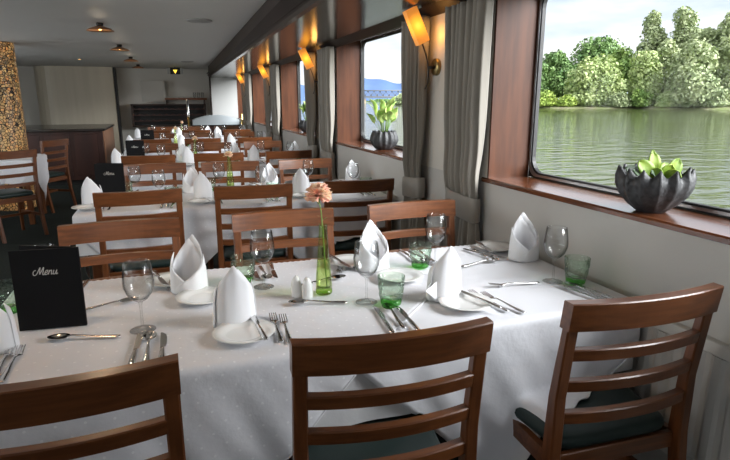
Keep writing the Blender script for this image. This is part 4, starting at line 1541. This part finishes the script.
t = empty('wall_shelf', (0, 13.99, 1.40)); t['category'] = 'shelf'; t['label'] = 'wooden wall shelf above the wine rack beside the pale partition'
b = MB(); b.rbox(0.0, 0.93, -0.30, 0, 0, 0.045, 0.004); b.build('shelf_board', M['chair_wood'], t)
b = MB(); b.box(0.02, 0.05, -0.26, 0, -0.09, 0); b.box(0.86, 0.89, -0.26, 0, -0.09, 0); b.build('bracket', M['rack'], t)
b = MB(); b.lathe([(0.0, 0.004), (0.026, 0.0), (0.030, 0.03), (0.033, 0.13), (0.0312, 0.13), (0.028, 0.03), (0.0, 0.008)], 20)
sg0 = b.build('shelf_glass', M['glass']); sg0['category'] = 'glass'
for k, x in enumerate((0.66, 0.75, 0.84)):
    place(sg0, (x, 13.85, 1.4455), 0.3 * k, 'small clear tumbler on the far wall shelf, %s of three' % ('leftmost', 'middle', 'rightmost')[k], 'tumblers on the wall shelf')
place(plate0, (0.35, 13.84, 1.4455), 0, 'white plate lying on the far wall shelf', G['plate'])

t = empty('curved_hood', (0.96, 11.95, 0)); t['category'] = 'counter'; t['label'] = 'pale grey curved-top hood between brass posts behind the farthest chairs'
b = MB()
n = 24
pl = [(-0.46, 0.90), (0.46, 0.90)] + [(0.46 - 0.92 * k / n, 1.0 + 0.10 * math.sin(PI * k / n) ** 0.8) for k in range(n + 1)]
b.prism(pl, 'y', -0.16, 0.16); b.build('hood_shell', M['hood'], t)
b = MB(); b.rbox(-0.48, 0.48, -0.18, 0.18, 0.0, 0.90, 0.004); b.build('cabinet', M['bar'], t)
b = MB(); b.rbox(-0.50, 0.50, -0.20, 0.20, 0.885, 0.905, 0.003); b.build('ledge', M['bar_top'], t)
for x, h, lb in ((0.42, 1.42, 'tall brass and chrome post left of the grey hood'), (1.475, 1.13, 'short brass post right of the grey hood')):
    t = empty('brass_post', (x, 11.80, 0)); t['category'] = 'post'; t['label'] = lb
    b = MB(); b.lathe([(0.0, 0.0), (0.05, 0.0), (0.05, 0.01), (0.022, 0.016), (0.022, h * 0.75), (0.0, h * 0.75)], 16); b.build('shaft', M['brass_bright'], t)
    b = MB(); b.lathe([(0.0, h * 0.75), (0.024, h * 0.75), (0.026, h * 0.76), (0.020, h - 0.01), (0.0, h)], 16); b.build('finial', M['chrome'] if h > 1.2 else M['brass_bright'], t)

t = empty('exit_sign', (0.26, 13.1, CEIL)); t['category'] = 'exit sign'; t['label'] = 'small black hanging sign with a glowing yellow mark near the far ceiling'
b = MB(); b.rbox(-0.105, 0.105, -0.02, 0.02, -0.155, -0.015, 0.004); b.build('sign_box', M['exit'], t)
b = MB(); b.box(-0.16, -0.115, -0.015, 0.015, -0.15, -0.015); b.box(0.115, 0.16, -0.015, 0.015, -0.15, -0.015); b.build('side_plate', M['vent'], t)
b = MB(); b.tube([(0, 0, 0), (0, 0, -0.02)], 0.01, 8); b.build('hanger', M['iron'], t)
b = MB()
for sgn in (-1, 0, 1):
    b.hexa([(-0.009, -0.024, -0.120), (0.009, -0.024, -0.120), (0.009, -0.0195, -0.120), (-0.009, -0.0195, -0.120),
            (-0.011 + sgn * 0.034, -0.024, -0.062), (0.011 + sgn * 0.034, -0.024, -0.062), (0.011 + sgn * 0.034, -0.0195, -0.062), (-0.011 + sgn * 0.034, -0.0195, -0.062)])
b.box(-0.006, 0.006, -0.024, -0.0195, -0.140, -0.118)
b.build('glowing_mark', M['exit_glow'], t)

# ------------------------------------------------------------------ outside: river, far bank, trees, hills, bridge
WZ = -0.80
b = MB()
b.add([(1.95, -600, WZ), (5000, -600, WZ), (5000, 6000, WZ), (1.95, 6000, WZ)], [(0, 1, 2, 3)])
o = b.build('river', M['river']); o['kind'] = 'structure'

BD = 165.0
M['grass'] = pbr('bank_grass', (0.20, 0.24, 0.08), 0.8, color2=(0.28, 0.25, 0.16), vscale=(0.3, 0.3, 0.3))
# low bank: a strip curving along the far shore
rows = []
for k in range(41):
    px = 470 + 560 * k / 40
    d = at_far(px, 107, 1.0); u = Vector((d.x, d.y, 0)).normalized()
    w_ = 1.2 * math.sin(k * 1.7) + 0.8 * math.sin(k * 0.6)
    rows.append([tuple(u * (BD - 6 + w_) + Vector((0, 0, WZ - 0.3))), tuple(u * (BD - 4 + w_) + Vector((0, 0, WZ + 0.35))), tuple(u * (BD + 4) + Vector((0, 0, WZ + 1.0))), tuple(u * (BD + 60) + Vector((0, 0, WZ + 2.5))), tuple(u * (BD + 60) + Vector((0, 0, WZ - 1)))])
b = MB(); b.grid(rows, True); o = b.build('far_bank', M['grass']); o['kind'] = 'structure'

FOL = [foliage_mat('foliage_deep', (0.238, 0.364, 0.119), (0.091, 0.182, 0.056)),
       foliage_mat('foliage_mid', (0.350, 0.476, 0.126), (0.168, 0.280, 0.077)),
       foliage_mat('foliage_willow', (0.602, 0.686, 0.308), (0.350, 0.448, 0.182)),
       foliage_mat('foliage_grey', (0.560, 0.616, 0.350), (0.280, 0.350, 0.168)),
       foliage_mat('foliage_bright', (0.504, 0.616, 0.140), (0.280, 0.392, 0.084))]


def make_tree(pxc, pxw, pytop, pybase, dist, mat, label, seed, n=2600, lobes=9, cat='tree', name='tree', leaf=0.55, group='trees on the far bank'):
    """crown of leaf sprays on branching limbs; size from its distance"""
    rnd = random.Random(seed)
    c = at_far(pxc, 100, dist)
    l_, r_ = at_far(pxc - pxw / 2, 100, dist), at_far(pxc + pxw / 2, 100, dist)
    W_ = (r_ - l_).length
    zt, zb = at_far(pxc, pytop, dist).z, at_far(pxc, pybase, dist).z
    g = WZ + 0.6
    H_ = zt - g
    t = empty(name, (c.x, c.y, g)); t['category'] = cat; t['label'] = label; t['group'] = group
    lo = max(0.0, zb - g)
    crown_h = H_ - lo
    L = []
    for k in range(lobes):
        a = rnd.uniform(0, 2 * PI)
        u = (k + 0.5) / lobes
        rad = W_ * 0.5 * (0.62 * math.sin(PI * min(0.98, 0.18 + 0.80 * u)) + 0.05) * rnd.uniform(0.5, 1.0)
        s_ = W_ * rnd.uniform(0.20, 0.30) * (1.15 - 0.45 * u)
        L.append((rad * math.cos(a), rad * math.sin(a), lo + min(crown_h - s_ * 0.8, crown_h * u), s_, min(s_ * rnd.uniform(0.8, 1.2), crown_h * 0.5)))
    L.append((0, 0, lo + crown_h * 0.80, W_ * 0.16, crown_h * 0.20))
    L.append((0, 0, lo + crown_h * 0.45, W_ * 0.34, crown_h * 0.42))
    L.append((0, 0, lo + crown_h * 0.16, W_ * 0.40, crown_h * 0.18))
    wt = [q[3] ** 2 for q in L]
    vs, fs = [], []
    for k in range(int(n * 2.2)):
        q = rnd.choices(L, wt)[0]
        th, cz = rnd.uniform(0, 2 * PI), rnd.uniform(-0.75, 1)
        sr = math.sqrt(1 - cz * cz); f = rnd.uniform(0.62, 1.18)
        p = Vector((q[0] + q[3] * f * sr * math.cos(th), q[1] + q[3] * f * sr * math.sin(th), max(lo * 0.9 + 0.1, q[2] + q[4] * f * cz)))
        nrm = (Vector((sr * math.cos(th), sr * math.sin(th), cz + 0.2)) + Vector((rnd.uniform(-1, 1), rnd.uniform(-1, 1), rnd.uniform(-1, 1))) * 1.1).normalized()
        e1 = nrm.orthogonal().normalized(); e2 = nrm.cross(e1)
        s_ = leaf * 0.68 * rnd.uniform(0.6, 1.5)
        rot = rnd.uniform(0, 6.28)
        k0 = len(vs)
        for i in range(5):
            w = rot + 2 * PI * i / 5
            rr_ = s_ * rnd.uniform(0.6, 1.1)
            vs.append(tuple(p + (e1 * math.cos(w) + e2 * math.sin(w)) * rr_ + nrm * (0.15 * s_ * (i % 2))))
        fs.append((k0, k0 + 1, k0 + 2)); fs.append((k0, k0 + 2, k0 + 3)); fs.append((k0, k0 + 3, k0 + 4))
    b = MB(); b.add(vs, fs); b.build('crown', mat, t, recalc=False)
    b = MB()
    b.tube([(0, 0, -0.6), (0.1, 0, H_ * 0.25), (-0.1, 0.1, H_ * 0.55), (0, 0, H_ * 0.8)], [0.02 * H_, 0.017 * H_, 0.010 * H_, 0.004 * H_], 8)
    for q in L[:7]:
        z0_ = max(H_ * 0.2, q[2] * 0.55)
        b.tube([(0, 0, z0_), (q[0] * 0.5, q[1] * 0.5, (z0_ + q[2]) / 2 + 0.3), (q[0], q[1], q[2])], [0.009 * H_, 0.006 * H_, 0.003 * H_], 6)
    b.build('trunk', M['bark'], t)
    return t


make_tree(594, 62, 38, 75, BD + 34, FOL[0], 'broad dark green tree rising behind the pale willow', 1, 3400, 10)
make_tree(556, 46, 52, 96, BD + 16, FOL[0], 'dark green rounded tree at the left end of the far bank', 2, 3000)
make_tree(618, 40, 51, 92, BD + 20, FOL[1], 'mid green tree between the pale willow and the tall poplars', 3, 2600)
make_tree(534, 34, 62, 100, BD + 8, FOL[0], 'small dark tree half hidden by the window frame', 31, 2000)
make_tree(591, 58, 60, 106, BD + 2, FOL[2], 'pale round willow leaning over the water', 4, 4200, 12)
make_tree(646, 34, 14, 70, BD + 20, FOL[3], 'tall narrow grey-green tree, left of the tall pair', 5, 2200, 10)
make_tree(676, 44, 10, 75, BD + 18, FOL[3], 'tallest grey-green tree with a ragged top', 6, 2600, 10)
make_tree(722, 50, 13, 80, BD + 14, FOL[3], 'tall grey-green tree at the right edge of the near window', 7, 3200, 10)
make_tree(643, 46, 52, 106, BD + 4, FOL[2], 'light olive tree at the water beside the pale willow', 8, 3000)
make_tree(690, 66, 44, 106, BD, FOL[3], 'wide silvery willow drooping to the water', 9, 5000, 13)
make_tree(735, 56, 42, 106, BD + 4, FOL[3], 'silvery tree at the right end of the far bank', 10, 3600)
make_tree(664, 40, 40, 104, BD + 10, FOL[3], 'grey-green tree filling the gap below the tall pair', 13, 2800)
make_tree(700, 36, 30, 90, BD + 16, FOL[3], 'grey-green tree between the tallest one and the right edge', 14, 2600)
make_tree(790, 70, 20, 106, BD + 6, FOL[1], 'large green tree beyond the right edge of the window', 12, 3600)
make_tree(508, 44, 58, 104, BD + 10, FOL[1], 'mid green tree behind the near window post', 15, 2200)
make_tree(478, 46, 52, 104, BD + 14, FOL[0], 'dark green tree farther left behind the near window post', 16, 2200)
make_tree(520, 30, 88, 107, BD, FOL[1], 'low green tree behind the left side of the window frame', 17, 1400)
for k, (px, w, top, lb) in enumerate(((542, 34, 92, 'low bright bush at the left end of the far shore'), (566, 24, 96, 'small low bush at the foot of the pale willow'), (617, 30, 93, 'rounded low bush right of the pale willow'),
                                     (640, 26, 90, 'low olive bush below the tall narrow tree'), (668, 24, 92, 'low bush at the foot of the silvery willow'), (715, 34, 88, 'low bush under the right-hand silvery tree'))):
    make_tree(px, w, top, 107, BD - 2.5, FOL[4 if k < 2 else 1 + k % 3], lb, 40 + k, 1300, 7, 'bush', 'bush', 0.40, 'bushes on the far bank')

# hills and bridge upstream, seen through the second window
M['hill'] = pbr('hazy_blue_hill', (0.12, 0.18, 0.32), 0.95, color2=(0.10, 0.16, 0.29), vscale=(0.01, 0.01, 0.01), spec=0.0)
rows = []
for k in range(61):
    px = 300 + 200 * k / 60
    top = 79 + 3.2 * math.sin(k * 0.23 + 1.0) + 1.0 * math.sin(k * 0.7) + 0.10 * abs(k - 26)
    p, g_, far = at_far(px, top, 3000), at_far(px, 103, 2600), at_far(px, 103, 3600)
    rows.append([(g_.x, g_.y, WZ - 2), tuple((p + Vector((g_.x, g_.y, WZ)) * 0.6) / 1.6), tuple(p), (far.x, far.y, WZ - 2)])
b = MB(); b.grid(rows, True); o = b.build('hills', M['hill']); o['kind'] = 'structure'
M['bridge'] = pbr('bridge_steel', (0.16, 0.17, 0.19), 0.7)
M['stone'] = pbr('bridge_stone', (0.40, 0.33, 0.24), 0.9, color2=(0.3, 0.24, 0.17), vscale=(0.5, 0.5, 0.5))
t = empty('truss_bridge', (0, 0, 0)); t['category'] = 'bridge'; t['label'] = 'dark steel truss bridge crossing the river in the second window'
DB = 420
def pb(px, py): return at_far(px, py, DB)
def beam(b, p, q, w):
    b.tube([p, q], w, 6)
b = MB()
for py in (90.5, 96.5):
    beam(b, pb(338, py), pb(416, py), 0.45)
n = 26
for k in range(n):
    x0, x1 = 338 + 78 * k / n, 338 + 78 * (k + 1) / n
    beam(b, pb(x0, 96.5 if k % 2 else 90.5), pb(x1, 90.5 if k % 2 else 96.5), 0.28)
    beam(b, pb(x0, 90.5), pb(x0, 96.5), 0.22)
b.build('truss', M['bridge'], t)
b = MB()
p, q = pb(338, 97.2), pb(416, 97.2)
u = (q - p).normalized(); s_ = Vector((-u.y, u.x, 0)) * 2.5
b.hexa([p - s_ - Vector((0, 0, 0.5)), q - s_ - Vector((0, 0, 0.5)), q + s_ - Vector((0, 0, 0.5)), p + s_ - Vector((0, 0, 0.5)), p - s_ + Vector((0, 0, 0.4)), q - s_ + Vector((0, 0, 0.4)), q + s_ + Vector((0, 0, 0.4)), p + s_ + Vector((0, 0, 0.4))])
b.build('deck', M['bridge'], t)
for px in (362.5, 409):
    c = pb(px, 98)
    b = MB(); b.rbox(c.x - 1.8, c.x + 1.8, c.y - 3, c.y + 3, WZ - 1, c.z - 0.3, 0.1); b.build('pier', M['stone'], t)
# bank with trees downstream of the bridge on the right of the second window
for k, (px, w, top, dist, m_, lb) in enumerate(((404, 22, 95, 240, 3, 'grey-green tree by the water in the second window'), (396, 16, 101, 260, 3, 'small tree lower on the bank in the second window'),
                                               (352, 30, 97, 520, 0, 'dark tree beyond the bridge in the second window'), (385, 40, 99, 560, 0, 'dark wooded bank beyond the bridge'))):
    make_tree(px, w, top, 106, dist, FOL[m_], lb, 70 + k, 1200, 7, 'tree', 'tree', 0.9, 'trees upstream')
